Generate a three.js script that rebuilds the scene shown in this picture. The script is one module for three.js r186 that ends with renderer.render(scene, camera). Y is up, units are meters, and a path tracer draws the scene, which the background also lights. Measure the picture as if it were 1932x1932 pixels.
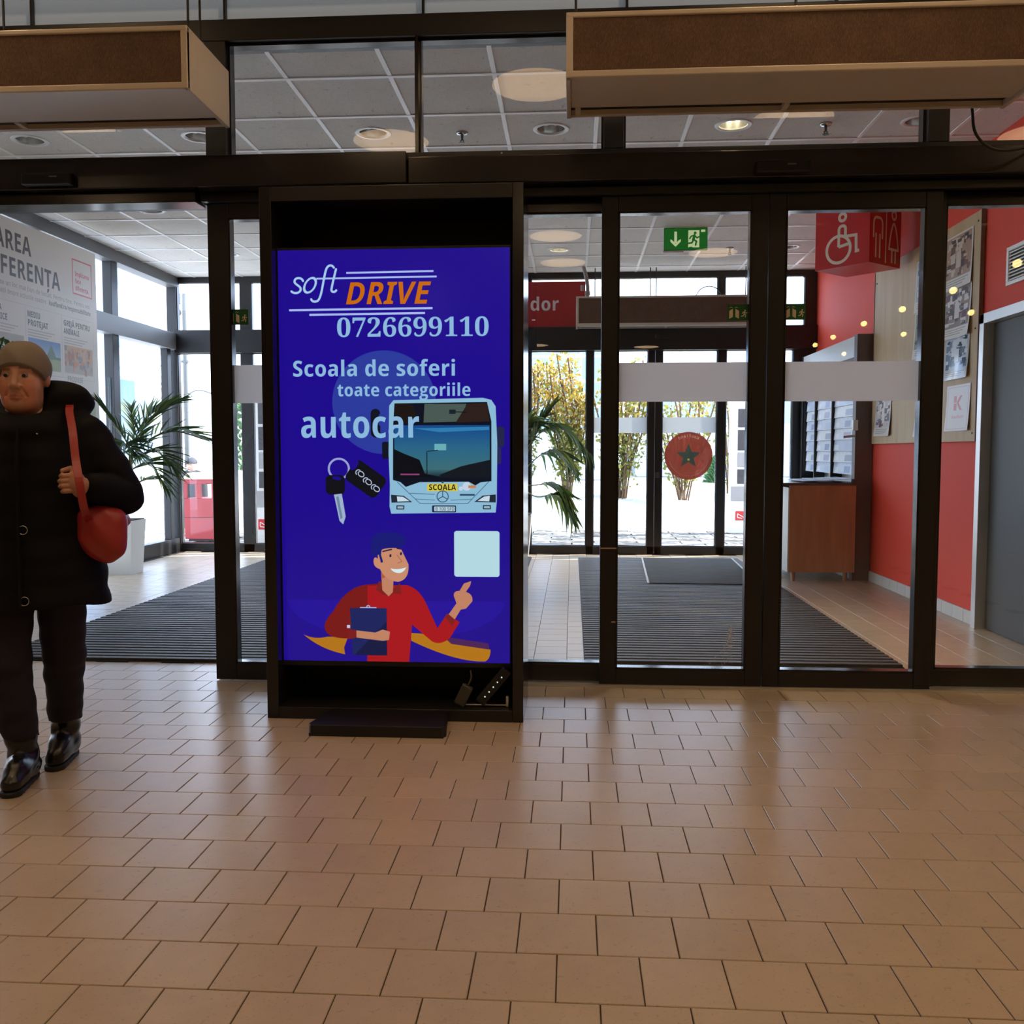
import * as THREE from 'three';
import { RoundedBoxGeometry } from 'three/addons/geometries/RoundedBoxGeometry.js';
import { mergeGeometries } from 'three/addons/utils/BufferGeometryUtils.js';
import { RectAreaLightUniformsLib } from 'three/addons/lights/RectAreaLightUniformsLib.js';

// ---------------------------------------------------------------- camera, sky, sun, exposure
const scene = new THREE.Scene();
const camera = new THREE.PerspectiveCamera(57.39, 1, 0.05, 300);
camera.rotation.order = 'YXZ';
camera.position.set(0, 1.245, 0);
camera.rotation.set(-0.0641, 0.0642, 0);

const renderer = new THREE.WebGLRenderer({ antialias: true });
renderer.toneMapping = THREE.LinearToneMapping;
renderer.toneMappingExposure = 1.3;
renderer.shadowMap.enabled = true;
RectAreaLightUniformsLib.init();

scene.background = new THREE.Color().setRGB(3.0, 3.7, 5.0);          // pale, nearly white winter sky
const sun = new THREE.DirectionalLight(new THREE.Color().setRGB(1, 0.95, 0.87), 15);
sun.position.set(28, 27, -22.5);
sun.target.position.set(0, 0, -14.5);
sun.castShadow = true;
Object.assign(sun.shadow.camera, { left: -25, right: 25, top: 25, bottom: -25, near: 0.5, far: 90 });
scene.add(sun, sun.target);
const WARM = new THREE.Color().setRGB(1, 0.67, 0.37);                    // colour of the hall's lamps

// ---------------------------------------------------------------- helpers
const PI = Math.PI, V = (x, y, z) => new THREE.Vector3(x, y, z), C = (r, g, b) => new THREE.Color().setRGB(r, g, b);
function rng(s) { return () => { s |= 0; s = (s + 0x6d2b79f5) | 0; let t = Math.imul(s ^ (s >>> 15), 1 | s); t = (t + Math.imul(t ^ (t >>> 7), 61 | t)) ^ t; return ((t ^ (t >>> 14)) >>> 0) / 4294967296; }; }
const used = new Map();
function numbered(n) { const k = used.get(n) || 0; used.set(n, k + 1); return k ? n + '_' + String(k).padStart(3, '0') : n; }
function prep(g) {
  g = g.index ? g.toNonIndexed() : g;
  if (!g.attributes.uv) g.setAttribute('uv', new THREE.BufferAttribute(new Float32Array(g.attributes.position.count * 2), 2));
  if (!g.attributes.normal) g.computeVertexNormals();
  for (const k of Object.keys(g.attributes)) if (!['position', 'normal', 'uv', 'color'].includes(k)) g.deleteAttribute(k);
  return g;
}
const merge = (gs) => (Array.isArray(gs) ? (gs.length === 1 ? gs[0] : mergeGeometries(gs.map(prep))) : gs);
function mesh(name, gs, m) { const o = new THREE.Mesh(merge(gs), m); o.name = name; o.castShadow = o.receiveShadow = true; return o; }
function part(parent, name, gs, m, label) { const o = mesh(name, gs, m); if (label) o.userData.label = label; parent.add(o); return o; }
function thing(name, label, category, pos = [0, 0, 0], turn = 0, group) {
  const o = new THREE.Group(); o.name = numbered(name); o.position.set(...pos); o.rotation.y = turn; scene.add(o);
  o.userData = { label, category }; if (group) o.userData.group = group; return o;
}
function single(name, gs, m, label, category, group) { const o = mesh(numbered(name), gs, m); scene.add(o); o.userData = { label, category }; if (group) o.userData.group = group; return o; }
function struct(name, label, gs, m) {
  const o = gs ? mesh(name, gs, m) : new THREE.Group(); o.name = name; scene.add(o);
  o.userData = { kind: 'structure', label, category: name.split('_')[0] }; return o;
}
// box given by its centre (r: rounded edge)
function box(w, h, d, x = 0, y = 0, z = 0, r = 0) {
  const g = r ? new RoundedBoxGeometry(w, h, d, 1, r) : new THREE.BoxGeometry(w, h, d);
  return g.translate(x, y, z);
}
const span = (x0, x1, y0, y1, z0, z1, r = 0) => box(Math.abs(x1 - x0), Math.abs(y1 - y0), Math.abs(z1 - z0), (x0 + x1) / 2, (y0 + y1) / 2, (z0 + z1) / 2, r);
const cyl = (r0, r1, h, x, y, z, n = 20) => new THREE.CylinderGeometry(r0, r1, h, n).translate(x, y, z);
const tube = (pts, r, n = 24, m = 8) => new THREE.TubeGeometry(new THREE.CatmullRomCurve3(pts), n, r, m);
const rod = (a, b, r, m = 8) => new THREE.TubeGeometry(new THREE.LineCurve3(a, b), 1, r, m);
const lathe = (pts, n = 28) => new THREE.LatheGeometry(pts.map(([x, y]) => new THREE.Vector2(x, y)), n);
// uv in metres, along the two axes across each face
function metres(g, s = 1, du = 0, dv = 0) {
  g = prep(g); const p = g.attributes.position, n = g.attributes.normal, uv = new Float32Array(p.count * 2);
  for (let i = 0; i < p.count; i++) {
    const a = [Math.abs(n.getX(i)), Math.abs(n.getY(i)), Math.abs(n.getZ(i))], x = p.getX(i), y = p.getY(i), z = p.getZ(i);
    const [u, v] = a[0] > a[1] && a[0] > a[2] ? [z, y] : a[1] > a[2] ? [x, z] : [x, y];
    uv[2 * i] = u * s + du; uv[2 * i + 1] = v * s + dv;
  }
  g.setAttribute('uv', new THREE.BufferAttribute(uv, 2)); return g;
}
const quad = (w, h) => new THREE.PlaneGeometry(w, h);
function std(o) { return new THREE.MeshStandardMaterial(o); }
function phys(o) { return new THREE.MeshPhysicalMaterial(o); }

// value noise that repeats every n cells
function noiseMaker(seed, n) {
  const r = rng(seed), t = Float32Array.from({ length: n * n }, () => r());
  return (x, y) => {
    const ix = Math.floor(x), iy = Math.floor(y), fx = x - ix, fy = y - iy, s = fx * fx * (3 - 2 * fx), q = fy * fy * (3 - 2 * fy);
    const at = (a, b) => t[(((b % n) + n) % n) * n + (((a % n) + n) % n)];
    return (at(ix, iy) * (1 - s) + at(ix + 1, iy) * s) * (1 - q) + (at(ix, iy + 1) * (1 - s) + at(ix + 1, iy + 1) * s) * q;
  };
}
function tex(size, f, srgb = true) {           // f(u, v) -> [r, g, b] in 0..1
  const d = new Uint8Array(size * size * 4);
  for (let y = 0; y < size; y++) for (let x = 0; x < size; x++) { const c = f(x / size, y / size), i = (y * size + x) * 4; for (let k = 0; k < 3; k++) d[i + k] = Math.max(0, Math.min(255, c[k] * 255)); d[i + 3] = 255; }
  const t = new THREE.DataTexture(d, size, size); t.wrapS = t.wrapT = THREE.RepeatWrapping; t.magFilter = THREE.LinearFilter; t.minFilter = THREE.LinearMipmapLinearFilter;
  if (srgb) t.colorSpace = THREE.SRGBColorSpace; t.needsUpdate = true; return t;
}
function canvasTex(w, h, draw) {
  const c = document.createElement('canvas'); c.width = w; c.height = h; draw(c.getContext('2d'), w, h);
  const t = new THREE.CanvasTexture(c); t.colorSpace = THREE.SRGBColorSpace; t.magFilter = THREE.LinearFilter; return t;
}
// text set to run from x0 to x1
function fitText(g, s, x0, x1, base, font, size, fill, skew = 0) {
  g.save(); g.font = font.replace('#', size); const w = g.measureText(s).width;
  g.transform((x1 - x0) / w, 0, -skew, 1, x0, base); g.fillStyle = fill; g.textBaseline = 'alphabetic'; g.fillText(s, 0, 0); g.restore();
}
// screen-space size is only used to decide which of many alike tiles become parts of their own
camera.updateMatrixWorld(); camera.updateProjectionMatrix();
const inView = (p) => { const q = p.clone().project(camera); return Math.abs(q.x) < 1.03 && Math.abs(q.y) < 1.03 && q.z < 1; };

// ---------------------------------------------------------------- materials
const n32 = noiseMaker(11, 32), n64 = noiseMaker(12, 64), n8 = noiseMaker(13, 8), n256 = noiseMaker(14, 256);
const fbm = (u, v) => 0.5 * n8(u * 8, v * 8) + 0.3 * n32(u * 32, v * 32) + 0.2 * n64(u * 64, v * 64);
const tileTex = tex(512, (u, v) => {
  let k = 0.93 + 0.07 * (fbm(u, v) - 0.5); const sp = n256(u * 256, v * 256), sm = n32(u * 32 + 3, v * 32 + 9) * n64(u * 64, v * 64);
  if (sp > 0.95) k *= 0.86; if (sm > 0.66) k *= 1 - 0.4 * (sm - 0.66);
  return [k, k * 0.985, k * 0.965];
});
const tileRough = tex(256, (u, v) => { const k = 0.67 + 0.1 * (fbm(u, v) - 0.5) + 0.04 * (n256(u * 256, v * 256) - 0.5); return [k, k, k]; }, false);
const M = {};
M.tiles = [[0.545, 0.445, 0.335], [0.53, 0.43, 0.322], [0.555, 0.455, 0.345], [0.54, 0.436, 0.322]].map((c) => phys({ color: C(...c), map: tileTex, roughness: 0.47, roughnessMap: tileRough, specularIntensity: 1 }));
M.grout = std({ color: C(0.045, 0.035, 0.028), roughness: 0.95 });
M.frame = phys({ color: C(0.012, 0.011, 0.0112), roughness: 0.38 });
M.gloss = phys({ color: C(0.016, 0.014, 0.014), roughness: 0.16 });
M.black = phys({ color: C(0.008, 0.008, 0.009), roughness: 0.45 });
M.rubber = std({ color: C(0.012, 0.012, 0.013), roughness: 0.7 });
M.glass = phys({ color: C(0.965, 0.98, 0.975), roughness: 0, transmission: 1, thickness: 0, ior: 1.5 });
M.film = phys({ color: C(0.93, 0.93, 0.92), roughness: 1, transmission: 0.6, thickness: 0, specularIntensity: 0.3 });
M.film2 = phys({ color: C(0.72, 0.74, 0.72), roughness: 1, transmission: 0.22, thickness: 0, specularIntensity: 0.3 });
M.white = std({ color: C(0.78, 0.77, 0.74), roughness: 0.6 });
M.gridwhite = std({ color: C(0.92, 0.91, 0.89), roughness: 0.34 });
const pit = tex(512, (u, v) => { const k = 0.95 - 0.06 * fbm(u, v) - (n256(u * 256, v * 256) > 0.9 ? 0.16 : 0) - (n64(u * 64 + 5, v * 64) > 0.93 ? 0.12 : 0); return [k, k * 0.99, k * 0.97]; });
M.ctile = std({ color: C(0.9, 0.89, 0.865), map: pit, roughness: 0.95 });
M.red = std({ color: C(0.74, 0.055, 0.022), roughness: 0.68 });
M.redsign = phys({ color: C(0.62, 0.016, 0.018), roughness: 0.35 });
M.chrome = std({ color: C(0.62, 0.62, 0.62), roughness: 0.22, metalness: 1 });
M.steel = std({ color: C(0.11, 0.112, 0.105), roughness: 0.42, metalness: 0.5 });
M.alu = std({ color: C(0.72, 0.71, 0.68), roughness: 0.35, metalness: 0.75 });
M.hallwall = std({ color: C(0.55, 0.5, 0.43), roughness: 0.8 });
M.hallceil = std({ color: C(0.62, 0.6, 0.56), roughness: 0.9 });
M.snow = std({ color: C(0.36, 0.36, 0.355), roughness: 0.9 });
M.plaster = std({ color: C(0.72, 0.72, 0.7), roughness: 0.9 });

// ---------------------------------------------------------------- floors: every tile with its own edges
function tileGeo(w, d, du, dv) {                     // chamfered slab, top at y = 0
  const c = 0.0016, h = 0.007, X = w / 2, Z = d / 2, P = [], q = (a, b, e, f) => P.push(...a, ...b, ...e, ...a, ...e, ...f);
  const t = [[-X + c, 0, Z - c], [X - c, 0, Z - c], [X - c, 0, -Z + c], [-X + c, 0, -Z + c]], m = [[-X, -c, Z], [X, -c, Z], [X, -c, -Z], [-X, -c, -Z]], b = m.map(([x, , z]) => [x, -h, z]);
  q(...t); for (let i = 0; i < 4; i++) { const j = (i + 1) % 4; q(m[i], m[j], t[j], t[i]); q(b[i], b[j], m[j], m[i]); }
  const g = new THREE.BufferGeometry(); g.setAttribute('position', new THREE.Float32BufferAttribute(P, 3)); g.computeVertexNormals();
  return metres(g, 0.8, du, dv);
}
function tiledFloor(root, cells, w, d, seed) {
  const r = rng(seed), geos = Array.from({ length: 8 }, () => tileGeo(w, d, r(), r()));
  const list = cells.map(([x, z]) => { const p = V(x, 0, z), vis = inView(p), dist = p.distanceTo(camera.position); return { x, z, s: vis ? 1 / dist ** 3 : 0, g: Math.floor(r() * 8), m: Math.floor(r() * 4), y: (r() - 0.5) * 0.0006, a: Math.floor(r() * 2) * PI }; }).sort((a, b) => b.s - a.s);
  list.slice(0, 300).forEach((t) => { const o = part(root, 'tile', geos[t.g], M.tiles[t.m]); o.position.set(t.x, t.y, t.z); o.rotation.y = t.a; });
  const rest = list.slice(300);
  for (let k = 0; k < 4; k++) {
    const gs = rest.filter((t) => t.m === k).map((t) => geos[t.g].clone().rotateY(t.a).translate(t.x, t.y, t.z));
    if (gs.length) { const o = part(root, 'tile_field', gs, M.tiles[k]); o.userData.kind = 'stuff'; }
  }
}
{
  const f = struct('floor', 'beige square floor tiles of the dim hall, laid in staggered rows', span(-7.2, 7.6, -0.2, -0.0035, -5.325, 17.2), M.grout), cells = [];
  const z0 = -2.047, px = 0.202, pz = 0.2045;
  for (let k = -12; k < 16; k++) { const off = k % 2 ? -0.134 : -0.2345; for (let n = -18; n < 18; n++) cells.push([off + px * (n + 0.5), z0 - pz * (k + 0.5)]); }
  tiledFloor(f, cells, px - 0.0032, pz - 0.0032, 5);
  part(f, 'floor_slab', [metres(span(-7.2, 7.6, -0.02, -0.002, 0.41, 17.2)), metres(span(-7.2, -3.87, -0.02, -0.002, -5.325, 0.41)), metres(span(3.51, 7.6, -0.02, -0.002, -5.325, 0.41))], M.tiles[0]);
}
{
  const f = struct('floor_vestibule', 'pale tiled floor of the entrance vestibule around the dark mats', span(-5.0, 2.95, -0.2, -0.0035, -11.5, -5.325), M.grout), cells = [];
  for (let n = -24; n < 16; n++) for (let k = 0; k < 32; k++) {
    const x = -0.128 + 0.2 * n, z = -5.325 - 0.2 * (k + (n % 2 ? 0.5 : 0)) - 0.1; if (x < -4.9 || x > 2.88 || z < -11.42) continue;
    if ((x > 0.2 && x < 1.8 && z < -5.6 && z > -10.8) || (x > -3.35 && x < -0.62 && z < -5.5 && z > -10.8)) continue;
    cells.push([x, z]);
  }
  tiledFloor(f, cells, 0.1968, 0.1968, 9);
}

// ---------------------------------------------------------------- vestibule ceiling: lay-in tiles, rails, recessed lamps
const LIT = [[1.05, -6.39], [-0.15, -10.14]];
const DOWN = [[-3.75, -6.39], [-2.55, -6.39], [-1.35, -6.39], [-0.15, -6.39], [1.05, -6.39], [2.25, -6.39], [-3.75, -8.26], [-3.75, -10.14], [-0.15, -10.14], [2.25, -10.14]];
{
  const c = struct('ceiling', 'white ceiling tiles with rails above the vestibule', [span(-5.4, 3.05, 3.53, 3.58, -11.85, -5.3), span(-5.4, 3.05, 3.43, 3.45, -5.42, -5.05)], M.hallceil);
  const plain = metres(box(0.578, 0.012, 0.603), 0.8), cut = metres(box(0.578, 0.012, 0.37), 0.8), s = new THREE.Shape([[-0.289, -0.3015], [0.289, -0.3015], [0.289, 0.3015], [-0.289, 0.3015]].map((p) => new THREE.Vector2(...p)));
  const hole = new THREE.Path(); hole.absarc(0, 0, 0.1, 0, PI * 2); s.holes.push(hole);
  const holed = metres(new THREE.ExtrudeGeometry(s, { depth: 0.012, bevelEnabled: false, curveSegments: 20 }).rotateX(PI / 2).translate(0, 0.006, 0), 0.8);
  for (let i = -9; i < 8; i++) for (let k = 0; k < 15; k++) {
    const x = -1.35 + 0.6 * i, z = -5.1375 - 0.625 * k; if (x > 2.9 || x < -5.3 || z < -11.8) continue;
    const lamp = DOWN.some(([a, b]) => Math.abs(a - x) < 0.1 && Math.abs(b - z) < 0.1);
    if (x < -5.0 || z < -11.5) continue;
    const o = part(c, 'ceiling_tile', lamp ? holed : k ? plain : cut, M.ctile); o.position.set(x, 3.4, k ? z : -5.254);
  }
  const railX = box(0.028, 0.03, 6.75, 0, 0, 0, 0.003), railZ = box(8.35, 0.03, 0.034, 0, 0, 0, 0.003);
  for (let i = -9; i < 8; i++) { const x = -1.65 + 0.6 * i; if (x < 3 && x > -5.4) part(c, 'ceiling_rail', railX, M.gridwhite).position.set(x, 3.404, -8.45); }
  for (let k = 0; k < 11; k++) part(c, 'ceiling_rail', railZ, M.gridwhite).position.set(-1.2, 3.402, -5.45 - 0.625 * k);
}
// ---------------------------------------------------------------- hall shell
struct('wall_hall_left', 'plain beige wall of the hall', span(-7.3, -7.1, 0, 4.1, -5.1, 17.2), M.hallwall);
struct('wall_hall_right', 'plain beige wall of the hall', span(7.5, 7.7, 0, 4.1, -5.1, 17.2), M.hallwall);
struct('wall_hall_back', 'plain beige wall at the back of the hall', span(-7.3, 7.7, 0, 4.1, 17.1, 17.3), M.hallwall);
struct('ceiling_hall', 'light ceiling of the hall', span(-7.3, 7.7, 4.02, 4.2, -5.1, 17.3), M.hallceil);
{
  const w = struct('wall_front', 'dark frame and grey opal panes above the glazed partition', [span(-7.3, 7.7, 3.39, 3.5, -5.1, -4.985), span(-7.3, 7.7, 3.98, 4.1, -5.1, -4.96)], M.frame);
  part(w, 'top_rail', span(-7.2, 7.6, 3.39, 3.5, -4.985, -4.93, 0.004), M.frame);
  const pm = phys({ color: C(0.1, 0.09, 0.074), roughness: 1, transmission: 0.6, thickness: 0 });
  for (let k = -6; k < 7; k++) { part(w, 'opal_pane', sheet(-1.83 + k * 1.05 + 0.006, -0.78 + k * 1.05 - 0.006, 3.5, 3.98, -4.98), pm); part(w, 'mullion', span(-1.836 + k * 1.05, -1.824 + k * 1.05, 3.5, 3.98, -4.99, -4.955), M.frame); }
  part(w, 'side_wall', [span(-7.2, -4.9, 0, 3.39, -5.1, -4.95), span(3.0, 7.6, 0, 3.39, -5.1, -4.95)], M.hallwall);
}
// ---------------------------------------------------------------- glazed partition between hall and vestibule
const FZ = -4.93;
{
  const t = struct('trim_1', 'black header beam above the sliding doors', span(-4.95, 3.05, 2.56, 2.8, -5.08, FZ, 0.004), M.frame);
  part(t, 'operator_cover', span(-4.9, -0.845, 2.605, 2.765, FZ, -4.79, 0.006), M.gloss);
  part(t, 'operator_cover', span(-0.842, 3.0, 2.61, 2.745, FZ, -4.82, 0.006), M.gloss);
  part(t, 'head_strip', span(-4.9, -1.965, 2.545, 2.6, -4.99, -4.85, 0.003), M.gloss);
  part(t, 'head_strip', span(-1.96, 3.0, 2.56, 2.6, -4.99, -4.9, 0.003), M.frame);
  part(t, 'bolt', new THREE.SphereGeometry(0.006, 8, 6).translate(-0.37, 2.785, -4.928), M.alu);
}
// posts from floor to top: [x0, x1, y0, y1]
{
  const t = struct('trim_2', 'black posts of the glazed partition', span(-4.95, -4.85, 0, 3.39, -5.08, FZ, 0.004), M.frame);
  for (const [a, b, y0] of [[-1.936, -1.822, 2.8], [0.155, 0.257, 2.8], [1.776, 1.882, 2.8], [2.95, 3.05, 0]]) part(t, 'post', span(a, b, y0, 3.39, -5.07, FZ, 0.004), M.frame);
  part(t, 'thin_post', span(-0.816, -0.804, 2.8, 3.39, -4.99, FZ - 0.005), M.gloss);
  part(t, 'side_post', span(1.862, 1.9, 0, 2.56, -5.08, -4.99, 0.003), M.frame);
  part(t, 'bottom_track', span(-0.4, 3.0, 0, 0.012, -5.02, -4.915), M.alu);
}
let win = 0;
// a sheet, so that light meets one surface
function sheet(x0, x1, y0, y1, z) { return new THREE.PlaneGeometry(x1 - x0, y1 - y0).translate((x0 + x1) / 2, (y0 + y1) / 2, z); }
function sheetX(z0, z1, y0, y1, x) { return new THREE.PlaneGeometry(z1 - z0, y1 - y0).rotateY(PI / 2).translate(x, (y0 + y1) / 2, (z0 + z1) / 2); }
function glazing(label, geo, beads) { const o = struct('window_' + ++win, label); part(o, 'glass', geo, M.glass); if (beads) part(o, 'glazing_bead', beads, M.gloss); return o; }
const beadsZ = (x0, x1, y0, y1, z, t = 0.012) => [span(x0, x1, y0, y0 + t, z - 0.03, z + 0.03), span(x0, x1, y1 - t, y1, z - 0.03, z + 0.03), span(x0, x0 + t, y0, y1, z - 0.03, z + 0.03), span(x1 - t, x1, y0, y1, z - 0.03, z + 0.03)];
for (const [a, b, l] of [[-4.85, -1.936, 'upper glass pane over the open doorway'], [-1.822, -0.816, 'upper glass pane above the screen totem'], [-0.804, 0.155, 'upper glass pane between the two heaters'], [0.257, 1.776, 'upper glass pane above the closed sliding doors'], [1.882, 2.95, 'upper glass pane at the red wall']])
  glazing(l, sheet(a, b, 2.8, 3.39, -5.0), beadsZ(a, b, 2.8, 3.39, -5.0));
// fixed lower panes
{
  const o = glazing('narrow fixed glass pane beside the screen totem', sheet(-1.55, 0.16, 0.1, 2.5, -5.03), [...beadsZ(-1.55, 0.2, 0.1, 2.5, -5.03), span(-1.55, 0.2, 0, 0.1, -5.06, -5.0, 0.003), span(-1.55, 0.2, 2.49, 2.56, -5.06, -5.0, 0.003)]);
  const p = glazing('fixed glass pane beside the red wall', sheet(1.9, 2.95, 0.1, 2.51, -5.03), [...beadsZ(1.9, 2.95, 0.1, 2.51, -5.03), span(1.9, 2.95, 0, 0.1, -5.06, -5.0, 0.003), span(1.9, 2.95, 2.505, 2.56, -5.06, -5.0, 0.003)]);
}
// sticker artwork: open door leaves and a running figure
function runner(g, x, y, s, col) {
  g.fillStyle = g.strokeStyle = col; g.lineCap = 'round'; g.lineJoin = 'round'; g.lineWidth = s * 0.13;
  g.beginPath(); g.arc(x + s * 0.1, y - s * 0.42, s * 0.1, 0, 7); g.fill();
  g.lineWidth = s * 0.18; g.beginPath(); g.moveTo(x + s * 0.05, y - s * 0.24); g.lineTo(x - s * 0.02, y + s * 0.05); g.stroke();
  g.lineWidth = s * 0.1; g.beginPath(); g.moveTo(x - s * 0.28, y - s * 0.02); g.lineTo(x - s * 0.16, y - s * 0.2); g.lineTo(x + s * 0.06, y - s * 0.24); g.lineTo(x + s * 0.24, y - s * 0.06); g.lineTo(x + s * 0.36, y - s * 0.14); g.stroke();
  g.lineWidth = s * 0.12; g.beginPath(); g.moveTo(x, y + s * 0.05); g.lineTo(x + s * 0.2, y + s * 0.18); g.lineTo(x + s * 0.14, y + s * 0.44); g.stroke();
  g.beginPath(); g.moveTo(x, y + s * 0.05); g.lineTo(x - s * 0.12, y + s * 0.28); g.lineTo(x - s * 0.38, y + s * 0.32); g.stroke();
}
const doorSticker = std({ roughness: 0.5, map: canvasTex(256, 192, (g, w, h) => {
  g.fillStyle = '#0b5a26'; g.fillRect(0, 0, w, h); g.fillStyle = '#e6d9bd';
  for (const q of [[22, 78, 66, 52, 66, 150, 22, 172], [96, 52, 140, 78, 140, 172, 96, 150]]) { g.beginPath(); for (let i = 0; i < 8; i += 2) g.lineTo(q[i], q[i + 1]); g.fill(); }
  g.strokeStyle = '#e6d9bd'; g.lineWidth = 5; for (const x of [44, 106]) { g.beginPath(); g.arc(x, 56, 22, -2.4, -0.7); g.stroke(); }
  runner(g, 204, 112, 92, '#e6d9bd');
}) });
let doors = 0;
function leaf(x0, x1, label, sw, bandHalf, sticker) {          // aluminium sliding leaf: stiles, rails, glass, white band
  const o = struct('door_' + ++doors, label), z0 = -4.985, z1 = FZ, gx0 = x0 + sw, gx1 = x1 - sw;
  part(o, 'stile', span(x0, gx0, 0.005, 2.558, z0, z1, 0.004), M.frame); part(o, 'stile', span(gx1, x1, 0.005, 2.558, z0, z1, 0.004), M.frame);
  part(o, 'rail', span(gx0, gx1, 0.005, 0.097, z0, z1, 0.004), M.frame); part(o, 'rail', span(gx0, gx1, 2.478, 2.558, z0, z1, 0.004), M.frame);
  part(o, 'glazing_bead', beadsZ(gx0, gx1, 0.097, 2.478, -4.958, 0.008), M.gloss);
  part(o, 'glass', sheet(gx0, gx1, 0.097, 2.478, -4.958), M.glass);
  part(o, 'film_band', sheet(gx0 + 0.008, gx1 - 0.008, 1.507, 1.71, -4.956), M.film, 'white frosted band across the glass');
  if (sticker) { const s = part(o, 'exit_sticker', [new THREE.PlaneGeometry(0.108, 0.082)], doorSticker, 'small green exit sticker'); s.position.set(sticker, 1.965, -4.9555); }
  return o;
}
leaf(-1.936, -1.05, 'open sliding door leaf pushed behind the screen totem', 0.115, 0, -1.785);
leaf(0.148, 0.996, 'closed sliding glass door leaf next to the totem', 0.086, 0, 0.852);
leaf(1.0, 1.862, 'closed sliding glass door leaf nearer the red wall', 0.084, 0, 1.142);
{ const d = scene.getObjectByName('door_2'), r = rng(31), a = canvasTex(256, 256, (g) => {      // dried splashes low on the pane
    g.fillStyle = '#000'; g.fillRect(0, 0, 256, 256); for (let i = 0; i < 700; i++) { const t = r(), y = 256 * (0.1 + 0.9 * t), w = 30 + 200 * t * t; g.fillStyle = 'rgba(255,255,255,' + (0.12 + 0.4 * r()) + ')'; g.fillRect(200 - w * 0.75 * r(), y, 2 + 7 * r(), 3 + 9 * r()); } });
  part(d, 'splash_stain', sheet(0.66, 0.9, 0.1, 0.36, -4.9565), std({ color: C(0.7, 0.72, 0.76), roughness: 0.9, transparent: true, opacity: 0.75, alphaMap: a }), 'dried white splash marks'); part(d, 'worn_mark', [span(0.15, 0.236, 0.735, 0.742, -4.931, -4.9285), span(0.21, 0.232, 0.343, 0.35, -4.931, -4.9285)], std({ color: C(0.55, 0.4, 0.3), roughness: 0.6 })); }

// ---------------------------------------------------------------- outer glazing of the vestibule
const GZ = -11.45;
{
  const t = struct('trim_3', 'dark frame of the outer entrance glazing', span(-5.01, -4.89, 0, 3.39, GZ - 0.06, GZ + 0.06, 0.004), M.frame);
  const post = (a, b, y0, y1) => part(t, 'post', span(a, b, y0, y1, GZ - 0.05, GZ + 0.05, 0.004), M.frame);
  for (const [a, b] of [[-4.09, -3.95], [-3.3, -3.12], [-2.4, -2.28], [-0.62, -0.5], [0.165, 0.255], [0.905, 0.988], [0.994, 1.08], [1.73, 1.836], [2.62, 2.9]]) post(a, b, 0, 2.48);
  for (const [a, b] of [[-4.09, -3.95], [-2.4, -2.28], [-0.62, -0.5], [1.72, 1.81], [2.74, 2.9]]) post(a, b, 2.74, 3.34);
  part(t, 'bottom_rail', span(-4.9, 2.88, 0, 0.1, GZ - 0.05, GZ + 0.05, 0.004), M.frame);
  part(t, 'head_beam', span(-4.9, 2.88, 2.46, 2.74, GZ - 0.06, GZ + 0.12, 0.006), M.frame);
  part(t, 'top_rail', span(-4.9, 2.88, 3.325, 3.395, GZ - 0.05, GZ + 0.05, 0.004), M.frame);
  part(t, 'door_lock', span(1.0, 1.05, 0.93, 1.0, GZ + 0.05, GZ + 0.07, 0.004), M.steel);
  part(t, 'motion_sensor', span(0.98, 1.22, 2.585, 2.64, GZ + 0.12, GZ + 0.17, 0.01), M.black);
}
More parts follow.
